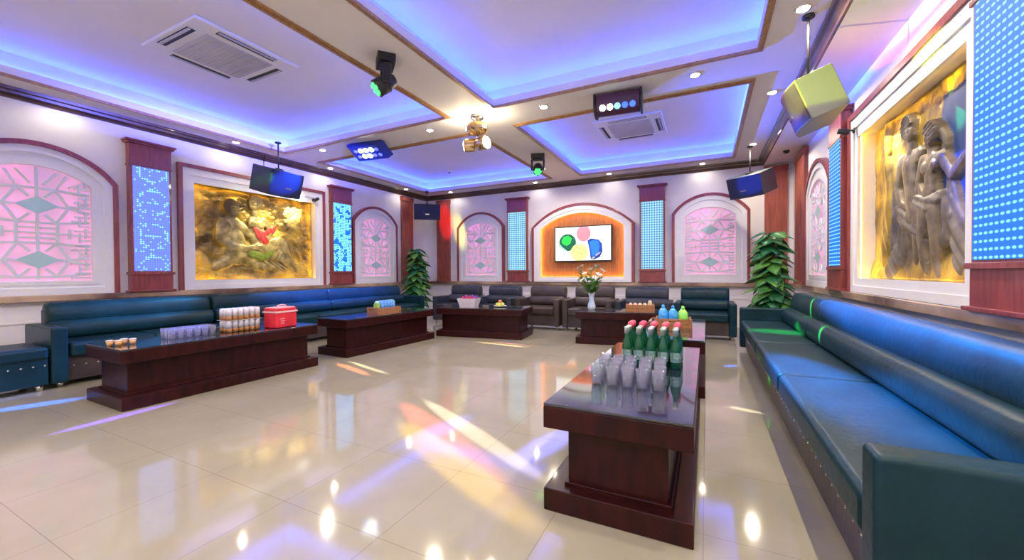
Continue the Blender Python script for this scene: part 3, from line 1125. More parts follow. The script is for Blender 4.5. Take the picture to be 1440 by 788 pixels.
# ------------------------------------------------------------------ table things
def glass_proto(lab, grp, r=.033, h=.105):
    b = MB()
    b.lathe([(r * .72, 0), (r * .80, .004), (r, h), (r * .93, h), (r * .72, .014), (.001, .012)], n=16, cap=False)
    b.add([(r * .72 * math.cos(2 * PI * k / 16), r * .72 * math.sin(2 * PI * k / 16), 0) for k in range(16)], [tuple(range(16))])
    o = b.build('drinking_glass', M['clear'])
    return tag(o, lab, 'glass', grp)
g0 = glass_proto('clear drinking glass in the cluster before the green bottles', 'glasses on the nearest table')
first = True
for j in range(4):
    for i in range(5):
        px = -.535 + i * .080 + random.uniform(-.006, .006) - j * .008
        py = 2.13 + j * .105 + random.uniform(-.008, .008)
        o = g0 if first else g0.copy()
        if not first:
            COL.objects.link(o)
        first = False
        o.location = (px, py, HT)

# green bottles
bg = mat('green_bottle_glass', (.006, .11, .05), .06, trans=.25, ior=1.45, spec=.7)
foil = mat('silver_foil', (.62, .72, .70), .3, metal=.6)
redcap = mat('pink_red_cap', (.75, .10, .16), .35)
lbl = mat('pale_bottle_label', (.05, .16, .13), .4, col2=(.30, .45, .45), vscale=45)


def bottle(lab, grp, cap, h=.245):
    t = thing('beer_bottle', lab, 'bottle', (0, 0, 0), 0, grp)
    s = h / .245
    b = MB(); b.lathe([(.026, 0), (.031, .006), (.0315, .125 * s), (.027, .150 * s), (.017, .178 * s), (.0145, .20 * s), (.0145, .235 * s), (.016, .238 * s), (.0155, h)], n=18)
    b.build('glass_body', bg, t)
    b = MB(); b.lathe([(.0322, .045), (.0322, .105)], n=18, cap=False); b.build('label', lbl, t)
    b = MB()
    if cap == 'foil':
        b.lathe([(.0158, .205 * s), (.0158, .237 * s), (.0172, .24 * s), (.0172, h + .004), (.010, h + .007)], n=14)
        b.build('foil_neck', foil, t)
    else:
        b.lathe([(.0175, .215 * s), (.021, .235 * s), (.021, h + .004), (.012, h + .012)], n=14)
        b.build('cap', redcap, t)
    return t
pf = bottle('green glass bottle with silver foil neck, front rows on the nearest table', 'green bottles with silver necks', 'foil')
pr_ = bottle('green glass bottle with pink red cap, back rows on the nearest table', 'green bottles with red caps', 'red', .255)
ff, fr = True, True
for j in range(4):
    for i in range(5):
        x, y = -.470 + i * .074, 2.665 + j * .078
        if j < 2:
            if ff:
                pf.location = (x, y, HT); ff = False
            else:
                dup(pf, (x, y, HT))
        else:
            if fr:
                pr_.location = (x, y, HT); fr = False
            else:
                dup(pr_, (x, y, HT))

# left table: snack cups, block of glasses, two tiers of cans, red box
cupm = mat('cup_orange_print', (.70, .28, .03), .4, col2=(.75, .50, .30), vscale=30)
cup0 = None
for k, (x, y) in enumerate(((-4.61, 1.505), (-4.55, 1.54), (-4.615, 1.60), (-4.55, 1.635))):
    if cup0 is None:
        cup0 = thing('snack_cup', 'small orange and white snack cup on near end of left table', 'cup', (x, y, HT), 0, 'snack cups on the left table')
        b = MB(); b.lathe([(.018, 0), (.025, .045)], n=14); b.build('cup', cupm, cup0)
        b = MB(); b.lathe([(.027, .045), (.027, .05), (.018, .053)], n=14); b.build('lid', mat('cup_lid', (.80, .78, .82), .3), cup0)
    else:
        dup(cup0, (x, y, HT))
g1 = glass_proto('clear drinking glass in the packed block on the left table', 'glasses on the left table', .031, .10)
first = True
for j in range(3):
    for i in range(6):
        o = g1 if first else g1.copy()
        if not first:
            COL.objects.link(o)
        first = False
        o.location = (-4.64 + j * .068, 1.90 + i * .068, HT)
silver = mat('can_silver', (.72, .70, .82), .35, metal=.2, col2=(.86, .84, .92), vscale=50)
amber = mat('can_amber', (.40, .17, .03), .35, col2=(.22, .10, .04), vscale=40)


def can(lab, grp):
    t = thing('drink_can', lab, 'can', (0, 0, 0), 0, grp)
    b = MB(); b.lathe([(.022, 0), (.027, .006), (.027, .044)], n=14); b.build('lower_band', amber, t)
    b = MB(); b.lathe([(.027, .044), (.027, .108), (.023, .118), (.022, .122)], n=14); b.build('upper_band', silver, t)
    return t
c1 = can('silver and amber drink can, lower tier of the stack on left table', 'cans in the lower tier')
c2 = can('silver and amber drink can, upper tier of the stack on left table', 'cans in the upper tier')
f1 = True
for j in range(3):
    for i in range(6):
        x, y = -4.60 + j * .057, 2.385 + i * .058
        if f1:
            c1.location = (x, y, HT); c2.location = (x, y, HT + .126); f1 = False
        else:
            dup(c1, (x, y, HT)); dup(c2, (x, y, HT + .126))
o = MB(); o.box(-4.64, -4.45, 2.35, 2.71, HT + .1225, HT + .1255); tray = o.build('tray', mat('clear_tray', (.8, .8, .85), .2), None)
tag(tray, 'thin clear tray between the two tiers of cans', 'tray')

t = thing('cool_box', 'red cool box with pale band and handle on left table', 'box', (-4.42, 2.90, HT), R(6))
redm = mat('red_vinyl', (.68, .03, .05), .35, var=.15, vscale=6)
pinkm = mat('pale_pink_plastic', (.85, .48, .52), .35)
b = MB(); b.box(-.10, .10, -.135, .135, 0, .17); b.build('body', redm, t, bevel=.015, seg=3)
b = MB(); b.box(-.108, .108, -.143, .143, .17, .19); b.build('band', pinkm, t, bevel=.004)
b = MB(); b.box(-.10, .10, -.135, .135, .19, .225); b.build('lid', redm, t, bevel=.014, seg=3)
b = MB(); b.box(-.085, .085, -.12, .12, .222, .232); b.build('lid_rim', pinkm, t, bevel=.003)
b = MB(); b.tube([(.02, -.06, .23), (.02, -.05, .25), (.02, 0, .258), (.02, .05, .25), (.02, .06, .23)], .007); b.build('handle', pinkm, t)
b = MB()
for k, (yy, ww) in enumerate(((-.05, .05), (-.045, .042), (-.05, .036))):
    b.box(.1003, .1015, yy - ww / 2 - .01, yy + ww / 2, .10 - k * .025, .108 - k * .025)
b.build('printed_mark', pinkm, t)


def wood_basket(lab, x, y, z, rz, Lx, Ly, h=.075):
    t = thing('wooden_basket', lab, 'basket', (x, y, z), rz)
    b = MB()
    a, c = Lx / 2, Ly / 2
    b.box(-a, a, -c, c, 0, .01)
    for k in range(3):
        z0 = .006 + k * (h - .006) / 3
        z1 = z0 + (h - .006) / 3 - .004
        b.box(-a, a, -c, -c + .01, z0, z1); b.box(-a, a, c - .01, c, z0, z1)
        b.box(-a, -a + .01, -c + .01, c - .01, z0, z1); b.box(a - .01, a, -c + .01, c - .01, z0, z1)
    for sx in (-1, 1):
        for sy in (-1, 1):
            b.box(sx * a - .012, sx * a + .012, sy * c - .012, sy * c + .012, 0, h)
    b.build('slatted_tray', M['basket'], t, bevel=.002)
    return t


def pillow_pack(name, lab, cat, grp, m, x, y, z, sx, sy, sz, rot):
    """a plump sealed packet"""
    b = MB()
    n, k = 14, 8
    vs, fs = [], []
    for j in range(k + 1):
        q = PI * j / k
        rr = math.sin(q) ** .6 if 0 < j < k else .25
        for i in range(n):
            a = 2 * PI * i / n
            ca, sa = math.cos(a), math.sin(a)
            w_ = 1 + .06 * math.sin(3 * a + j)
            vs.append((sx * rr * w_ * math.copysign(abs(ca) ** .7, ca), sy * rr * w_ * math.copysign(abs(sa) ** .7, sa), -sz * math.cos(q)))
    for j in range(k):
        for i in range(n):
            fs.append((j * n + i, j * n + (i + 1) % n, (j + 1) * n + (i + 1) % n, (j + 1) * n + i))
    fs.append(tuple(range(n))); fs.append(tuple(k * n + i for i in range(n)))
    b.add(vs, fs, 0, True)
    o = b.build(name, m)
    o.location = (x, y, z)
    o.rotation_euler = rot
    return tag(o, lab, cat, grp)

bluep = mat('blue_foil_packet', (.03, .22, .80), .25, col2=(.25, .55, .90), vscale=40)
greenp = mat('green_foil_packet', (.25, .50, .08), .3, col2=(.50, .70, .15), vscale=30)
limep = mat('lime_bottle', (.45, .85, .05), .2, col2=(.20, .75, .20), vscale=25)
az = mat('azure_wrap', (.02, .28, .85), .25, col2=(.10, .45, .95), vscale=25)
wood_basket('wooden basket with blue packets on the table by the left sofa', -4.50, 4.62, HT, R(-3), .22, .44, .09)
pillow_pack('snack_packet', 'green packet at the near end of the basket by left sofa', 'packet', None, greenp, -4.50, 4.465, HT + .10, .055, .028, .088, (0, .1, 0))
for k in range(5):
    pillow_pack('snack_packet', 'blue packet in the wooden basket on table by left sofa', 'packet', 'blue packets in the left basket', bluep,
                -4.50, 4.545 + k * .060, HT + .105, .065, .024, .09, (0, .1 * (k % 3 - 1), 0))

# back left table: white basket of purple-red snacks, plate of fruit
t = thing('snack_basket', 'white basket of purple and red snacks on table before left armchairs', 'basket', (-3.84, 6.03, HT), R(8))
b = MB()
o_ = [(-.15, 0), (.15, 0), (.19, .15), (-.19, .15)]
b.add([(-.14, -.10, 0), (.14, -.10, 0), (.14, .10, 0), (-.14, .10, 0), (-.18, -.13, .15), (.18, -.13, .15), (.18, .13, .15), (-.18, .13, .15),
       (-.168, -.118, .15), (.168, -.118, .15), (.168, .118, .15), (-.168, .118, .15), (-.13, -.09, .01), (.13, -.09, .01), (.13, .09, .01), (-.13, .09, .01)],
      [(0, 1, 2, 3), (0, 1, 5, 4), (1, 2, 6, 5), (2, 3, 7, 6), (3, 0, 4, 7), (4, 5, 9, 8), (5, 6, 10, 9), (6, 7, 11, 10), (7, 4, 8, 11), (8, 9, 13, 12), (9, 10, 14, 13), (10, 11, 15, 14), (11, 8, 12, 15), (12, 13, 14, 15)])
b.build('basket_body', mat('white_basket', (.78, .72, .78), .5, var=.1, vscale=40), t)
purp = mat('purple_packet', (.15, .03, .40), .3)
crim = mat('crimson_packet', (.55, .03, .10), .3)
for k in range(8):
    pillow_pack('snack_packet', ('purple' if k % 2 else 'crimson') + ' packet heaped in the white basket before left armchairs', 'packet',
                ('purple' if k % 2 else 'crimson') + ' packets in the white basket', purp if k % 2 else crim,
                -3.84 + (-.105 + .070 * (k // 2)), 6.03 + (.043 if k % 2 else -.043) + .010 * (k // 2), HT + .10 + .012 * (k % 3), .028, .032, .085, (0, 0, R(8)))
t = thing('plate', 'small plate of fruit on the table before left armchairs', 'plate', (-3.28, 6.17, HT))
b = MB(); b.lathe([(.05, 0), (.07, .006), (.12, .02), (.118, .024), (.065, .010), (.001, .010)], n=24, cap=False); b.build('dish', M['white'], t)
fy = mat('fruit_yellow', (.75, .62, .08), .35, col2=(.55, .65, .15), vscale=20)
fr_ = mat('fruit_red', (.70, .12, .06), .35, col2=(.80, .35, .15), vscale=20)


def fruit(x, y, z, r, m, lab, grp):
    b = MB(); b.lathe([(r * .15, -r * .86), (r * .6, -r * .78), (r * .95, -r * .25), (r, .1 * r), (r * .78, r * .66), (r * .35, r * .88), (.1 * r, r * .80)], n=14)
    o = b.build('fruit', m); o.location = (x, y, z)
    tag(o, lab, 'fruit', grp)
for k in range(5):
    a = 2 * PI * k / 5
    fruit(-3.28 + .052 * math.cos(a), 6.17 + .052 * math.sin(a), HT + .047, .034, fy, 'yellow-green fruit around the edge of the small plate', 'yellow fruit on the plate')
fruit(-3.28, 6.17, HT + .093, .036, fr_, 'reddish fruit topping the small plate of fruit', None)

# flower vase
t = thing('flower_vase', 'pale blue vase of white lilies on the table before right armchairs', 'vase', (-1.66, 6.26, HT))
b = MB(); b.lathe([(.045, 0), (.060, .02), (.066, .06), (.050, .11), (.036, .16), (.040, .22), (.058, .285), (.054, .285), (.034, .22), (.030, .16), (.001, .15)], n=20, cap=False)
b.build('vase', mat('pale_blue_ceramic', (.45, .58, .82), .2, col2=(.70, .78, .90), vscale=9, coat=.5), t)
bs, bl = MB(), MB()
lily_mats = [mat('lily_white', (.88, .86, .78), .5), mat('lily_pink', (.82, .62, .58), .5), mat('lily_stamen', (.70, .38, .05), .5)]
random.seed(21)
for k in range(16):
    a = 2 * PI * k / 16 + random.uniform(-.2, .2)
    sp_ = random.uniform(.05, .24)
    hh = random.uniform(.46, .70)
    p0, p2 = Vector((.015 * math.cos(a), .015 * math.sin(a), .2)), Vector((sp_ * math.cos(a), sp_ * math.sin(a) * .8, hh))
    p1 = p0.lerp(p2, .5) + Vector((0, 0, .06))
    bs.tube([p0, p1, p2], .004, 5)
    d = (p2 - p1).normalized()
    # lily: six recurved petals
    q = d.to_track_quat('Z', 'Y').to_matrix().to_4x4()
    T = Matrix.Translation(p2) @ q
    s = random.uniform(.65, 1.0)
    bp_ = MB()
    for pe in range(6):
        Tp = T @ Matrix.Rotation(pe * PI / 3, 4, 'Z')
        bp_.add([(0, -.006 * s, 0), (.035 * s, -.022 * s, .03 * s), (.075 * s, 0, .034 * s), (.035 * s, .022 * s, .03 * s), (0, .006 * s, 0)], [(0, 1, 2, 3, 4)], 0 if k % 4 else 1, True, Tp)
    bp_.lathe([(.004, 0), (.006, .03), (.003, .04)], n=6, mi=2, T=T)
    bp_.build('lily', lily_mats, t)
    for lf in range(9):
        u_ = random.uniform(.05, .75)
        pp = p0.lerp(p2, u_) + Vector((0, 0, .03))
        aa = a + random.uniform(-1.2, 1.2)
        dd = Vector((math.cos(aa), math.sin(aa), random.uniform(.3, .9))).normalized()
        sd = dd.cross(Vector((0, 0, 1))).normalized() * .020
        Lf = random.uniform(.10, .17)
        bl.add([pp, pp + dd * Lf * .4 + sd, pp + dd * Lf + Vector((0, 0, -.015)), pp + dd * Lf * .4 - sd], [(0, 1, 2, 3)], 0, True)
bs.build('stems', mat('flower_stem', (.08, .25, .04), .5), t)
bl.build('leaves', mat('flower_leaf', (.06, .22, .02), .4, col2=(.12, .34, .04), vscale=20), t)

wood_basket('wooden snack box on the table before right armchairs', -.93, 6.40, HT, R(9), .40, .20, .10)
tanp = mat('tan_packet', (.62, .45, .28), .4, col2=(.78, .68, .52), vscale=25)
pnk = mat('pinkish_packet', (.75, .40, .32), .4, col2=(.82, .66, .60), vscale=25)
for k in range(5):
    if k < 4:
        pillow_pack('snack_packet', 'pale packet lying in the wooden snack box before right armchairs', 'packet', 'packets in the snack box', pnk if k < 2 else tanp,
                    -1.07 + k * .070, 6.378 + k * .011, HT + .068, .030, .06, .055, (0, 0, R(9)))
    else:
        pillow_pack('snack_packet', 'cream packet standing highest in the wooden snack box', 'packet', None, tanp, -.785, 6.423, HT + .088, .032, .05, .075, (0, 0, R(9)))

wood_basket('wooden basket holding blue and lime items behind the green bottles', -.33, 4.70, HT, R(4), .35, .26, .10)


def squat(lab, grp, m, x, y, h):
    t = thing('soft_bottle', lab, 'bottle', (x, y, HT + .012), 0, grp)
    b = MB(); b.lathe([(.040, 0), (.048, .01), (.050, h * .45), (.044, h * .70), (.018, h * .86)], n=14); b.build('body', m, t)
    b = MB(); b.lathe([(.016, h * .85), (.016, h * .96), (.011, h)], n=12); b.build('cap', m, t)
    return t
s0 = s1 = None
for j in range(2):
    for i in range(3):
        x, y = -.43 + i * .102 - .008 * j, 4.64 + j * .105
        if i < 2 - j:
            if s0 is None:
                s0 = squat('bright blue bottle in the basket behind the green bottles', 'blue bottles in the basket', az, x, y, .225)
            else:
                dup(s0, (x, y, HT + .012))
        else:
            if s1 is None:
                s1 = squat('lime green bottle in the basket behind the green beer bottles', 'lime bottles in the basket', limep, x, y, .215)
            else:
                dup(s1, (x, y, HT + .012))

# ------------------------------------------------------------------ plants
def plant(label, x, y, H, rb, rt, seed, n):
    random.seed(seed)
    t = thing('potted_climbing_plant', label, 'plant', (x, y, 0))
    b = MB(); b.lathe([(.13, 0), (.15, .02), (.19, .30), (.20, .34), (.18, .34), (.17, .30), (.001, .29)], n=22, cap=False); b.build('pot', M['pot'], t)
    b = MB(); b.lathe([(.168, .285), (.001, .295)], n=18, cap=False); b.build('soil', mat('soil', (.04, .025, .015), .9), t)
    b = MB(); b.lathe([(.045, .29), (.045, H - .12), (.03, H - .08)], n=12); b.build('moss_pole', M['stem'], t)
    b, st = MB(), MB()
    for k in range(n):
        f = (k + .5) / n
        z = .38 + (H - .42) * f
        r = (rb + (rt - rb) * f) * random.uniform(.55, 1.05)
        a = k * 2.399 + random.uniform(-.3, .3)
        base = Vector((.05 * math.cos(a), .05 * math.sin(a), z - .03))
        tip_dir = Vector((math.cos(a), math.sin(a), random.uniform(-.35, .25))).normalized()
        att = Vector((math.cos(a) * r * .62, math.sin(a) * r * .62, z + .05))
        st.tube([base, base.lerp(att, .5) + Vector((0, 0, .03)), att], .005, 5)
        L = random.uniform(.20, .30) * (1.15 - .30 * f)
        Wl = L * .42
        dr = Vector((math.cos(a), math.sin(a), -random.uniform(.35, 1.0))).normalized()
        side = dr.cross(Vector((0, 0, 1))).normalized()
        side = (side + Vector((0, 0, random.uniform(-.4, .4)))).normalized()
        nrm = side.cross(dr).normalized()
        # heart-shaped blade: cross rows
        rows = [(-.10, .55, .0), (.0, .95, .02), (.22, 1.0, .05), (.48, .78, .06), (.75, .40, .035), (1.0, .02, -.02)]
        vs, fs = [], []
        for (q, wd, lift) in rows:
            c = att + dr * (q * L)
            e = c + nrm * (lift * L * 1.2)
            vs += [e - side * Wl * wd - nrm * .10 * L * wd, e, e + side * Wl * wd - nrm * .10 * L * wd]
        vs[1] = att + nrm * .01
        for j in range(len(rows) - 1):
            for m_ in range(2):
                q0 = j * 3 + m_
                fs.append((q0, q0 + 1, q0 + 4, q0 + 3))
        b.add(vs, fs, 0 if random.random() < .45 else 1, True)
    o = b.build('foliage', [M['leaf'], M['leafd']], t)
    so = o.modifiers.new('thick', 'SOLIDIFY'); so.thickness = .003
    st.build('stalks', mat('leaf_stalk', (.08, .20, .05), .5), t)
    return t
plant('tall green climbing plant in left back corner behind the sofa end', -6.50, 7.78, 1.72, .36, .22, 3, 110)
plant('tall green climbing plant behind the far end of right sofa', .88, 7.10, 1.70, .27, .20, 5, 115)

# ------------------------------------------------------------------ ceiling fittings
DL = [(-6.77, 3.75, 'over the left gold relief'), (-6.77, 5.52, 'over the LED pilaster beyond left relief'), (-6.79, 7.77, 'near the left back corner on the left side'),
      (-5.9, 4.66, 'on the cross beam left of the oval effect light'), (-3.68, 4.74, 'on the cross beam just left of the mirror ball light'),
      (-1.87, 4.74, 'on the cross beam just right of the mirror ball light'), (-.11, 4.72, 'on the cross beam right of the blue bar light'),
      (-6.04, 8.62, 'over the corner pilaster on the back strip'), (-3.62, 8.62, 'on the back strip below the small moving head'),
      (-1.89, 8.60, 'on the back strip above right of the television'), (-.07, 8.65, 'on the back strip over the right arched panel'),
      (.70, 7.72, 'over the far right loudspeaker'), (.70, 5.60, 'on the right strip left of the near loudspeaker'), (.70, 3.93, 'at the top edge of the photo on the right strip'),
      (.70, 2.1, None), (.70, .2, None), (-6.77, 1.9, None), (-6.77, 0.1, None), (-2.8, 1.6, None), (-2.8, -.4, None), (-5., -1.35, None), (-1., -1.35, None), (-2.8, 7.6, None)]  # None: unseen lamps added for room light, no fixture built
dl0 = None
for (x, y, where) in DL:
    if where is None:
        continue
    if dl0 is None:
        dl0 = thing('downlight', 'small round ceiling downlight ' + where, 'downlight', (x, y, ZS), 0, 'ceiling downlights')
        b = MB(); b.lathe([(.040, 0), (.040, -.006), (.060, -.006), (.062, 0)], n=24, cap=False); b.build('rim', M['chrome'], dl0)
        b = MB(); b.lathe([(.046, -.002), (.043, -.009), (.015, -.012)], n=20); b.build('lens', M['lamp'], dl0)
    else:
        dup(dl0, (x, y, ZS), 0, 'small round ceiling downlight ' + where)


def spot(name, loc, target, energy, size, blend, col, rad=.03):
    l = bpy.data.lights.new(name, 'SPOT')
    l.energy = energy; l.spot_size = size; l.spot_blend = blend; l.color = col; l.shadow_soft_size = rad
    o = bpy.data.objects.new(name, l)
    COL.objects.link(o)
    o.location = loc
    o.rotation_euler = (Vector(target) - Vector(loc)).to_track_quat('-Z', 'Y').to_euler()
    return o
DLP = 60
for (x, y, wh) in DL:
    near_wall = x < -6.5 or y > 8.4
    spot('downlight_beam', (x, y, ZS - .015), (x, y, 0), 8 if near_wall else 125, R(166), .6, (1, .87, .66), .025)


def aircon(label, x, y):
    t = thing('ceiling_air_conditioner', label, 'air conditioner', (x, y, ZT))
    b = MB()
    h = .52
    b.box(-h, h, -h, h, -.035, 0)
    b.build('fascia', M['acwhite'], t, bevel=.02, seg=3)
    b = MB(); b.box(-.33, .33, -.33, .33, -.043, -.035)
    for k in range(15):
        q = -.30 + k * .6 / 14
        b.box(-.31, .31, q - .006, q + .006, -.048, -.043)
    b.build('intake_grille', M['acgrille'], t)
    for k in range(4):
        T = Matrix.Rotation(k * PI / 2, 4, 'Z')
        b = MB(); b.box(-.29, .29, -.475, -.40, -.037, -.030, T=T); b.build('air_slot', M['acdark'], t)
        b = MB(); b.box(-.285, .285, -.465, -.44, -.046, -.036, T=T); b.build('louvre', M['acgrille'], t)
    return t
aircon('large square ceiling air conditioner in the upper left coffer', -4.75, 2.52)
aircon('square ceiling air conditioner in the far right coffer', -1.12, 6.82)


def lensdisc(b, x, y, z, r, T=None, mi=0):
    b.lathe([(r, 0), (r * .9, -.012), (r * .4, -.02)], (x, y, z), 14, mi, True, T)

for nm, lab, p in (('smoke_detector', 'small round smoke detector in the far left ceiling coffer', (-5.48, 7.79, ZT)), ('smoke_detector', 'small dark smoke detector on the low ceiling strip right of the far loudspeaker', (1.20, 7.97, ZC))):
    t = thing(nm, lab, 'detector', p)
    b = MB(); b.lathe([(.05, 0), (.05, -.012), (.042, -.03)], n=18); b.build('ceiling_mount', M['acwhite'] if p[0] < 0 else M['black'], t)
    b = MB(); b.lathe([(.030, -.030), (.028, -.042), (.012, -.046)], n=14); b.build('sensor', M['acdark'], t)

# mirror-ball twin light at the crossing of the beams
t = thing('mirror_ball_light', 'gold mirror ball fixture with two glowing barrels at the beam crossing', 'stage light', (-2.79, 4.62, ZS))
b = MB(); b.lathe([(.09, 0), (.09, -.03), (.03, -.04), (.02, -.09)], n=20); b.build('mount', M['chrome'], t)
b = MB()
n_, k_ = 14, 7
vs, fs = [], []
for j in range(k_ + 1):
    q = PI * j / k_
    for i in range(n_):
        a = 2 * PI * (i + .5 * (j % 2)) / n_
        vs.append((.155 * max(.08, math.sin(q)) * math.cos(a), .155 * max(.08, math.sin(q)) * math.sin(a), -.17 + .10 * math.cos(q)))
for j in range(k_):
    for i in range(n_):
        fs.append((j * n_ + i, j * n_ + (i + 1) % n_, (j + 1) * n_ + (i + 1) % n_, (j + 1) * n_ + i))
b.add(vs, fs)
b.build('mirror_ball', M['gold_metal'], t)
b = MB(); b.lathe([(.012, -.26), (.012, -.30)], n=10); b.box(-.13, .13, -.02, .02, -.31, -.295); b.build('bracket', M['chrome'], t)
for s, ry in ((-1, .35), (1, .2)):
    T = Matrix.Translation((s * .085, -.02, -.385)) @ Matrix.Rotation(s * (PI / 2), 4, 'Y') @ Matrix.Rotation(ry, 4, 'X')
    b = MB(); b.lathe([(.06, -.07), (.085, -.05), (.09, .06), (.085, .085)], n=18, T=T); br_ = b.build('barrel', M['gold_metal'], t)
    b = MB(); b.lathe([(.080, .086), (.06, .098), (.02, .103)], n=16, T=T); b.build('lamp_lens', M['lampb'], br_)


def moving_head(label, x, y, rz, tilt, s=1.0):
    t = thing('moving_head_light', label, 'stage light', (x, y, ZS), rz)
    b = MB(); b.box(-.13 * s, .13 * s, -.09 * s, .09 * s, -.085 * s, 0)
    b.box(-.05 * s, .05 * s, -.095 * s, -.088 * s, -.07 * s, -.02 * s)
    b.build('mount_box', M['black'], t, bevel=.012)
    b = MB(); b.box(-.10 * s, .10 * s, -.05 * s, .05 * s, -.125 * s, -.085 * s)
    for q in (-1, 1):
        b.box(q * .115 * s - .02 * s, q * .115 * s + .02 * s, -.045 * s, .045 * s, -.31 * s, -.10 * s)
    b.build('yoke', M['black'], t, bevel=.012)
    T = Matrix.Translation((0, 0, -.27 * s)) @ Matrix.Rotation(tilt, 4, 'X')
    b = MB(); b.lathe([(.05 * s, .11 * s), (.075 * s, .08 * s), (.088 * s, -.03 * s), (.092 * s, -.12 * s), (.085 * s, -.125 * s)], n=20, T=T)
    for k in range(3):
        b.lathe([(.093 * s, -.06 * s + k * .03 * s), (.093 * s, -.05 * s + k * .03 * s)], n=20, T=T)
    hd = b.build('head', M['black'], t)
    b = MB()
    for k in range(6):
        a = k * PI / 3
        lensdisc(b, .052 * s * math.cos(a), .052 * s * math.sin(a), -.124 * s, .022 * s, T)
    lensdisc(b, 0, 0, -.124 * s, .022 * s, T)
    b.build('lenses', M['green_lens'], hd)
    return t
moving_head('larger moving head stage light with green lenses, upper left of centre', -2.83, 2.96, R(-40), R(-52), .92)
moving_head('small moving head stage light with green lenses near the back wall', -2.72, 6.60, R(20), R(-45), .92)

# oval effect light and the bar-shaped effect light
t = thing('oval_effect_light', 'blue oval stage light with white lenses on the left of cross beam', 'stage light', (-4.94, 4.78, ZS), R(8))
b = MB(); b.box(-.06, .06, -.05, .05, -.06, 0); b.build('mount', M['black'], t, bevel=.006)
poly = [(-.36, -.10), (-.29, -.17), (.29, -.17), (.36, -.10), (.36, -.09), (.27, -.05), (-.27, -.05), (-.36, -.09)]
TT = Matrix.Translation((0, 0, -.12)) @ Matrix.Rotation(R(-28), 4, 'X') @ Matrix.Translation((0, 0, .12))
blu = mat('blue_painted_case', (.02, .04, .30), .35)
b = MB(); b.prism(poly, -.15, .15, T=TT); hs = b.build('housing', blu, t, bevel=.02, seg=3)
for j in range(2):
    for i in range(5):
        b = MB()
        lit = 1 <= i <= 3 and not (j == 1 and i == 3)
        lensdisc(b, -.20 + i * .10, -.07 + j * .12, -.171, .044 if lit else .034, TT)
        b.build('lens', M['white_lens'] if lit else M['dim_lens'], hs)

t = thing('bar_effect_light', 'dark bar shaped stage light with blue lenses on the right of cross beam', 'stage light', (-.94, 4.80, ZS), R(5))
b = MB(); b.box(-.05, .05, -.05, .05, -.04, 0); b.build('mount', M['black'], t)
dark_red = mat('dark_maroon_case', (.07, .02, .05), .35)
prof = [(-.13, -.03), (.13, -.03), (.13, -.15), (.09, -.22), (0, -.245), (-.09, -.22), (-.13, -.15)]
b = MB()
b.prism(prof, -.25, .25, T=Matrix.Rotation(PI / 2, 4, 'Z'))
hs = b.build('housing', dark_red, t, bevel=.01)
for s in (-1, 1):
    b = MB(); b.prism([(-.15, -.02), (.15, -.02), (.15, -.16), (.10, -.245), (0, -.27), (-.10, -.245), (-.15, -.16)], s * .25, s * .275, T=Matrix.Rotation(PI / 2, 4, 'Z'))
    b.build('end_cap', M['black'], t, bevel=.008)
for i in range(5):
    b = MB()
    T = Matrix.Translation((-.17 + i * .085, -.112, -.186)) @ Matrix.Rotation(R(-61), 4, 'X')
    lensdisc(b, 0, 0, 0, .036, T)
    b.build('lens', [M['white_lens'], M['white_lens'], mat('cyan_lens', (.2, .6, 1), .3, emit=(.15, .45, 1), es=2.5), M['blue_lens'], M['blue_lens']][i], hs)

# ------------------------------------------------------------------ loudspeakers
def speaker(label, origin, yaw, pitch, Wd, Hh, Dd, top, sidemat=None):
    """local: front faces -y, curved grille; yaw turns it, pitch tips the front downwards"""
    t = thing('loudspeaker', label, 'loudspeaker', origin, 0)
    Rm = Matrix.Rotation(yaw, 4, 'Z') @ Matrix.Rotation(pitch, 4, 'X')
    w, h, d = Wd / 2, Hh / 2, Dd / 2
    n = 12
    b = MB()
    pl = [(-w, d), (w, d), (w, -d)] + [(w - Wd * k / n, -d - .055 * math.sin(PI * k / n)) for k in range(1, n)] + [(-w, -d)]
    b.add([(x, y, -h) for x, y in pl] + [(x, y, h) for x, y in pl],
          [tuple(range(len(pl))), tuple(range(len(pl), 2 * len(pl)))] + [(i, (i + 1) % len(pl), (i + 1) % len(pl) + len(pl), i + len(pl)) for i in range(len(pl))], 0, False, Rm)
    b.build('cabinet', sidemat or M['spk'], t, bevel=.006)
    gp = [(w - .012 - (Wd - .024) * k / n, -d - .004 - .055 * math.sin(PI * (k * .96 / n + .02))) for k in range(n + 1)]
    b = MB()
    m = len(gp)
    b.add([(x, y, -h + .015) for x, y in gp] + [(x, y, h - .015) for x, y in gp] + [(x, y + .003, -h + .015) for x, y in gp] + [(x, y + .003, h - .015) for x, y in gp],
          [(i, i + 1, m + i + 1, m + i) for i in range(m - 1)] + [(2 * m + i, 2 * m + i + 1, 3 * m + i + 1, 3 * m + i) for i in range(m - 1)], 0, True, Rm)
    b.build('grille', M['grille'], t)
    b = MB(); b.box(-.05, .05, -d - .063, -d - .056, -h * .35, -h * .35 + .022, T=Rm); b.build('badge', M['chrome'], t)
    # bracket up to the soffit
    tp = Rm @ Vector((0, .02, h))
    b = MB()
    b.box(-.03, .03, -.06, .06, h - .002, h + .02, T=Rm)
    b.tube([tp, (tp.x, tp.y, top - origin[2] - .01)], .011, 10)
    b.lathe([(.045, -.02), (.045, 0)], (tp.x, tp.y, top - origin[2]), 14)
    b.build('ceiling_mount', M['black'], t)
    return t

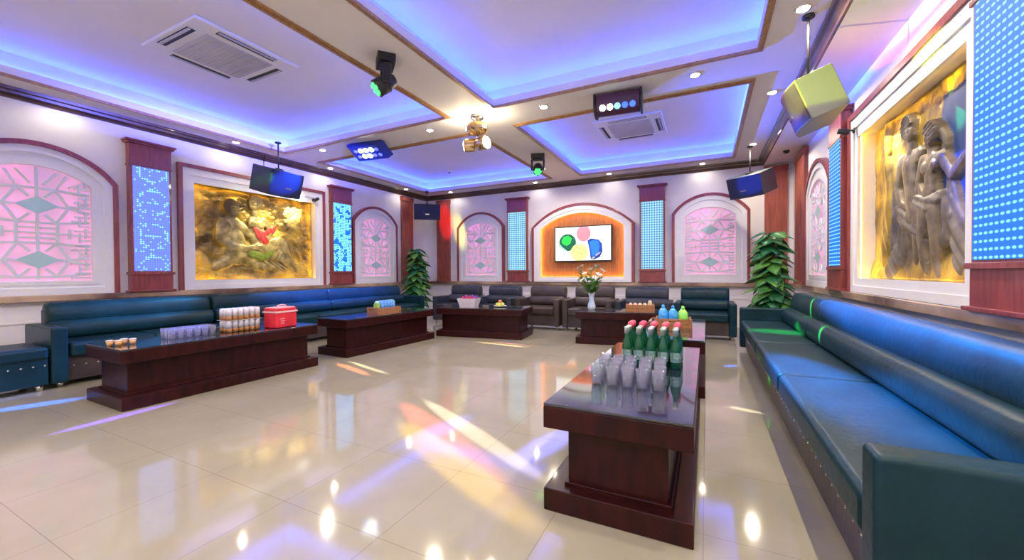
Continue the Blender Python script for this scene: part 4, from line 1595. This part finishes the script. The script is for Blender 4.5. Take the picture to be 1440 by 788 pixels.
speaker('loudspeaker in coloured light hanging before the right relief', (.80, 4.06, 2.505), R(-90), R(20), .50, .345, .25, ZS, M['spkside'])
speaker('dark blue tilted loudspeaker near the right back corner', (.69, 7.88, 2.60), R(-36), R(20), .58, .36, .42, ZS)
speaker('dark blue tilted loudspeaker hanging before the left gold relief', (-6.22, 4.06, 2.60), R(92), R(16), .56, .40, .46, ZS)
speaker('dark loudspeaker high in the left back corner', (-6.52, 8.25, 2.70), R(40), R(8), .66, .40, .34, ZS)


def cctv(label, loc, yaw):
    t = thing('security_camera', label, 'camera', loc, yaw)
    b = MB(); b.lathe([(.03, 0), (.03, .012)], n=14, T=Matrix.Rotation(PI / 2, 4, 'X')); b.tube([(0, -.01, 0), (0, -.05, .01)], .01)
    b.build('mount', M['black'], t)
    b = MB(); b.lathe([(.026, -.05), (.03, -.04), (.03, .05), (.024, .055)], n=14, T=Matrix.Translation((0, -.09, 0)) @ Matrix.Rotation(R(75), 4, 'X')); b.build('body', M['black'], t)
    return t
cctv('tiny black security camera at top right of the left relief', (XL + .045, 5.30, 2.58), LW)
cctv('tiny black security camera at top left of the right relief', (XR - .045, 5.38, 2.60), RW)

# ------------------------------------------------------------------ stage lighting beams (from the effect lights and from added sources without a fixture)
def beam(src, A, B, width, col, energy, blend=.5, rad=.012):
    """elongated light pool from A to B (3-D points), width in metres"""
    src, A, B = Vector(src), Vector(A), Vector(B)
    mid = (A + B) / 2
    d = (mid - src).normalized()
    x = (B - A)
    x = (x - d * x.dot(d))
    half = math.atan2(x.length / 2, (mid - src).length)
    x.normalize()
    z = -d
    y = z.cross(x)
    wa = math.atan2(width / 2, (mid - src).length)
    l = bpy.data.lights.new('stage_beam', 'SPOT')
    l.color = col
    l.energy = energy
    l.spot_size = 2 * half
    l.spot_blend = blend
    l.shadow_soft_size = rad
    o = bpy.data.objects.new('stage_beam', l)
    COL.objects.link(o)
    ratio = math.tan(wa) / math.tan(half)
    o.matrix_world = Matrix(((x.x, y.x * ratio, z.x, src.x), (x.y, y.y * ratio, z.y, src.y), (x.z, y.z * ratio, z.z, src.z), (0, 0, 0, 1)))
    return o

BALL = (-2.79, 4.45, 2.74)
PAR1 = (-4.94, 4.70, 3.04)
PAR2 = (-.94, 4.55, 2.92)
MH1 = (-2.95, 2.95, 2.78)
MH2 = (-2.65, 6.50, 2.80)
OVER = (-2.8, .6, 3.1)      # added unseen source above the frame, no fixture, for the left floor streaks
# floor pools
beam(BALL, (-2.40, 2.85, 0), (-.72, 1.93, 0), .15, (1, .93, .86), 1250, .6)
beam(BALL, (-2.55, 2.72, 0), (-.90, 1.80, 0), .24, (1, .20, .18), 1300, .7)
beam(BALL, (-2.25, 2.35, 0), (-.60, 1.55, 0), .24, (.95, .62, .02), 1300, .7)
beam(PAR1, (-1.80, 1.80, 0), (-1.62, 2.70, 0), .16, (.05, .12, 1), 4200, .8)
beam(PAR2, (-1.02, 2.00, 0), (-.84, 2.75, 0), .26, (.10, .14, 1), 3000, .9)
beam(BALL, (-3.40, 5.44, 0), (-2.30, 5.33, 0), .09, (1, .75, .4), 1700)
beam(BALL, (-3.20, 5.58, 0), (-2.22, 5.45, 0), .07, (1, .3, .45), 1300, .8)
beam(PAR1, (-4.22, 3.45, 0), (-3.25, 3.15, 0), .12, (1, .28, .10), 2200, .6)
beam(PAR1, (-4.15, 3.58, 0), (-3.12, 3.28, 0), .08, (1, .9, .6), 1700, .6)
beam(OVER, (-5.34, .85, 0), (-5.05, 1.55, 0), .17, (.01, .13, 1), 6500, .8)
beam(OVER, (-4.13, .95, 0), (-4.17, 1.85, 0), .12, (.14, .06, 1), 3200, .8)
beam(PAR2, (-.02, 3.76, 0), (.44, 3.60, 0), .09, (1, .95, .8), 1000, .6)
beam(PAR2, (.16, 5.2, 0), (.34, 5.34, 0), .14, (.03, .14, 1), 2600, .9)
beam(PAR2, (-.64, 1.35, 0), (-.28, 1.50, 0), .30, (.28, .95, .01), 2600, .7)
# glow of the mirror ball lamps on the beams around it
for px in (-3.0, -2.58):
    pl = bpy.data.lights.new('mirror_ball_glow', 'POINT')
    pl.energy = 11
    pl.color = (1, .80, .52)
    pl.shadow_soft_size = .03
    po = bpy.data.objects.new('mirror_ball_glow', pl)
    COL.objects.link(po)
    po.location = (px, 4.62, ZS - .13)
# red and yellow-green on the left back corner
beam(BALL, (-6.45, 8.85, 3.1), (-6.30, 8.85, 1.9), .40, (1, .03, .05), 3000, .8)
beam(BALL, (-6.1, 8.85, 2.9), (-5.75, 8.85, 1.6), .40, (.9, .85, .1), 1400, .9)
# rainbow on the soffit and upper right wall, yellow and red on the near loudspeaker
beam(MH1, (1.0, 5.0, ZC), (1.45, 3.6, ZC - .15), .30, (1, .08, .16), 2600, .9)
beam(MH1, (.9, 4.7, ZC), (1.45, 3.2, ZC - .1), .22, (.75, .9, .06), 2400, .9)
beam(MH1, (1.0, 5.6, ZC), (1.3, 4.6, ZC), .30, (.05, .2, 1), 1500, .9)
beam(MH1, (1.45, 4.3, 2.85), (1.45, 3.4, 2.62), .16, (.9, .95, .4), 1200, .9)
beam((-2.70, 2.80, 2.72), (.56, 3.85, 2.72), (1.02, 3.80, 2.42), .70, (.62, .80, .0), 3200, .4)
beam(PAR1, (.50, 4.05, 2.78), (.66, 4.05, 2.30), .60, (1, .02, .03), 2600, .5)
beam(PAR1, (-5.95, 3.8, 2.60), (-5.95, 4.35, 2.60), .4, (.02, .10, 1), 900, .6)
beam(PAR2, (.35, 7.6, 2.6), (.85, 7.5, 2.55), .4, (.02, .10, 1), 1600, .6)
beam(MH1, (-6.3, 3.82, 2.68), (-6.3, 3.84, 2.46), .26, (.10, .8, .12), 1500, .8)
# green and blue on the right sofa and relief
beam(MH2, (.45, 5.45, .43), (1.0, 5.05, .43), .50, (.01, 1, .08), 12000, .8)
beam(MH2, (.40, 4.2, .40), (.44, 4.0, .15), .14, (.01, 1, .08), 12000, .8)
beam(MH2, (1.08, 5.25, .85), (1.0, 5.1, .55), .06, (.1, 1, .15), 18000, .4)
beam(MH2, (.95, 4.35, .66), (.90, 4.30, .46), .06, (.1, 1, .15), 18000, .4)
beam(MH2, (1.6, 3.75, 2.5), (1.6, 3.85, 2.05), .16, (.02, 1, .25), 2500, .8)
beam(PAR2, (.50, 4.2, .43), (.80, 1.7, .43), .60, (.0, .30, 1), 6500, .9)
beam(PAR2, (1.12, 5.6, .74), (1.12, 1.6, .74), .42, (.0, .26, 1), 7000, .9)
beam(PAR2, (.8, 1.9, .62), (1.2, 1.2, .60), .3, (.0, .28, 1), 6500, .9)
beam(PAR2, (1.6, 3.9, 2.2), (1.6, 3.4, 1.3), .7, (.02, .08, 1), 1100, 1.0)
beam(PAR1, (-6.3, 1.5, .72), (-6.3, 3.2, .72), .45, (.01, .25, .6), 2500, .9)
beam(PAR1, (-6.3, 3.3, .72), (-6.3, 7.0, .72), .5, (.02, .16, 1), 2600, .9)
beam(PAR1, (-5.7, .7, .30), (-5.7, 1.9, .30), .5, (.01, .15, .8), 2500, .9)
beam(PAR1, (-4.6, 1.55, .505), (-4.6, 2.45, .505), .5, (.01, .10, 1), 4500, .9)
beam(PAR1, (-4.5, 3.75, .505), (-4.5, 4.6, .505), .4, (.03, .08, 1), 3500, .9)
beam(PAR2, (-2.95, 6.25, .505), (-2.75, 6.3, .505), .4, (.01, .08, 1), 3500, .9)
# blue and violet beams added to tint the ceiling, placed at the moving heads
beam(MH2, (.70, 3.4, ZS), (.70, 8.2, ZS), .8, (.03, .10, 1), 3600, .9)
beam(MH1, (-6.9, .5, ZS), (-6.9, 7.5, ZS), .9, (.15, .15, 1), 2000, 1.0)
# white spots on both reliefs, from added sources without a fixture
beam((-6.35, 5.05, 3.18), (-7.15, 4.70, 2.5), (-7.15, 4.0, 1.2), 1.1, (1, .86, .50), 480, 1.0)
beam((-6.35, 5.05, 3.18), (-7.15, 4.88, 2.52), (-7.15, 5.08, 2.12), .42, (1, .93, .70), 2600, 1.0)
beam((.80, 5.3, 3.18), (1.6, 4.9, 2.5), (1.6, 4.8, 1.85), .40, (1, .90, .60), 1300, 1.0)
beam((.80, 5.3, 3.18), (1.6, 4.6, 2.4), (1.6, 4.0, 1.1), 1.0, (1, .85, .60), 350, 1.0)

# ------------------------------------------------------------------ world, camera, view
wd = bpy.data.worlds.new('World')
sc.world = wd
wd.use_nodes = True
wd.node_tree.nodes['Background'].inputs[0].default_value = (.02, .02, .03, 1)
wd.node_tree.nodes['Background'].inputs[1].default_value = 1

yaw, pitch, rol = 0.45810085, -0.01360758, -0.00671319
f = Vector((-math.sin(yaw) * math.cos(pitch), math.cos(yaw) * math.cos(pitch), math.sin(pitch)))
r0 = Vector((math.cos(yaw), math.sin(yaw), 0))
u0 = r0.cross(f)
rv = r0 * math.cos(rol) + u0 * math.sin(rol)
uv = -r0 * math.sin(rol) + u0 * math.cos(rol)
cam = bpy.data.cameras.new('camera')
cam.sensor_width = 36
cam.lens = 13.8627
cam.shift_y = -(394 - 390.4762) / 1440
cam.clip_start = .05
co = bpy.data.objects.new('camera', cam)
COL.objects.link(co)
co.matrix_world = Matrix(((rv.x, uv.x, -f.x, 0), (rv.y, uv.y, -f.y, 0), (rv.z, uv.z, -f.z, 1.12), (0, 0, 0, 1)))
sc.camera = co

sc.view_settings.view_transform = 'Standard'
sc.view_settings.look = 'None'
sc.view_settings.gamma = 1
sc.view_settings.use_curve_mapping = False
sc.view_settings.exposure = 0.09
sc.cycles.use_denoising = True
sc.cycles.max_bounces = 8
sc.cycles.diffuse_bounces = 5
sc.cycles.glossy_bounces = 4
sc.cycles.transmission_bounces = 8
sc.cycles.sample_clamp_indirect = 6
sc.cycles.caustics_reflective = False
sc.cycles.caustics_refractive = False
sc.cycles.use_light_tree = True
sc.cycles.transparent_max_bounces = 40
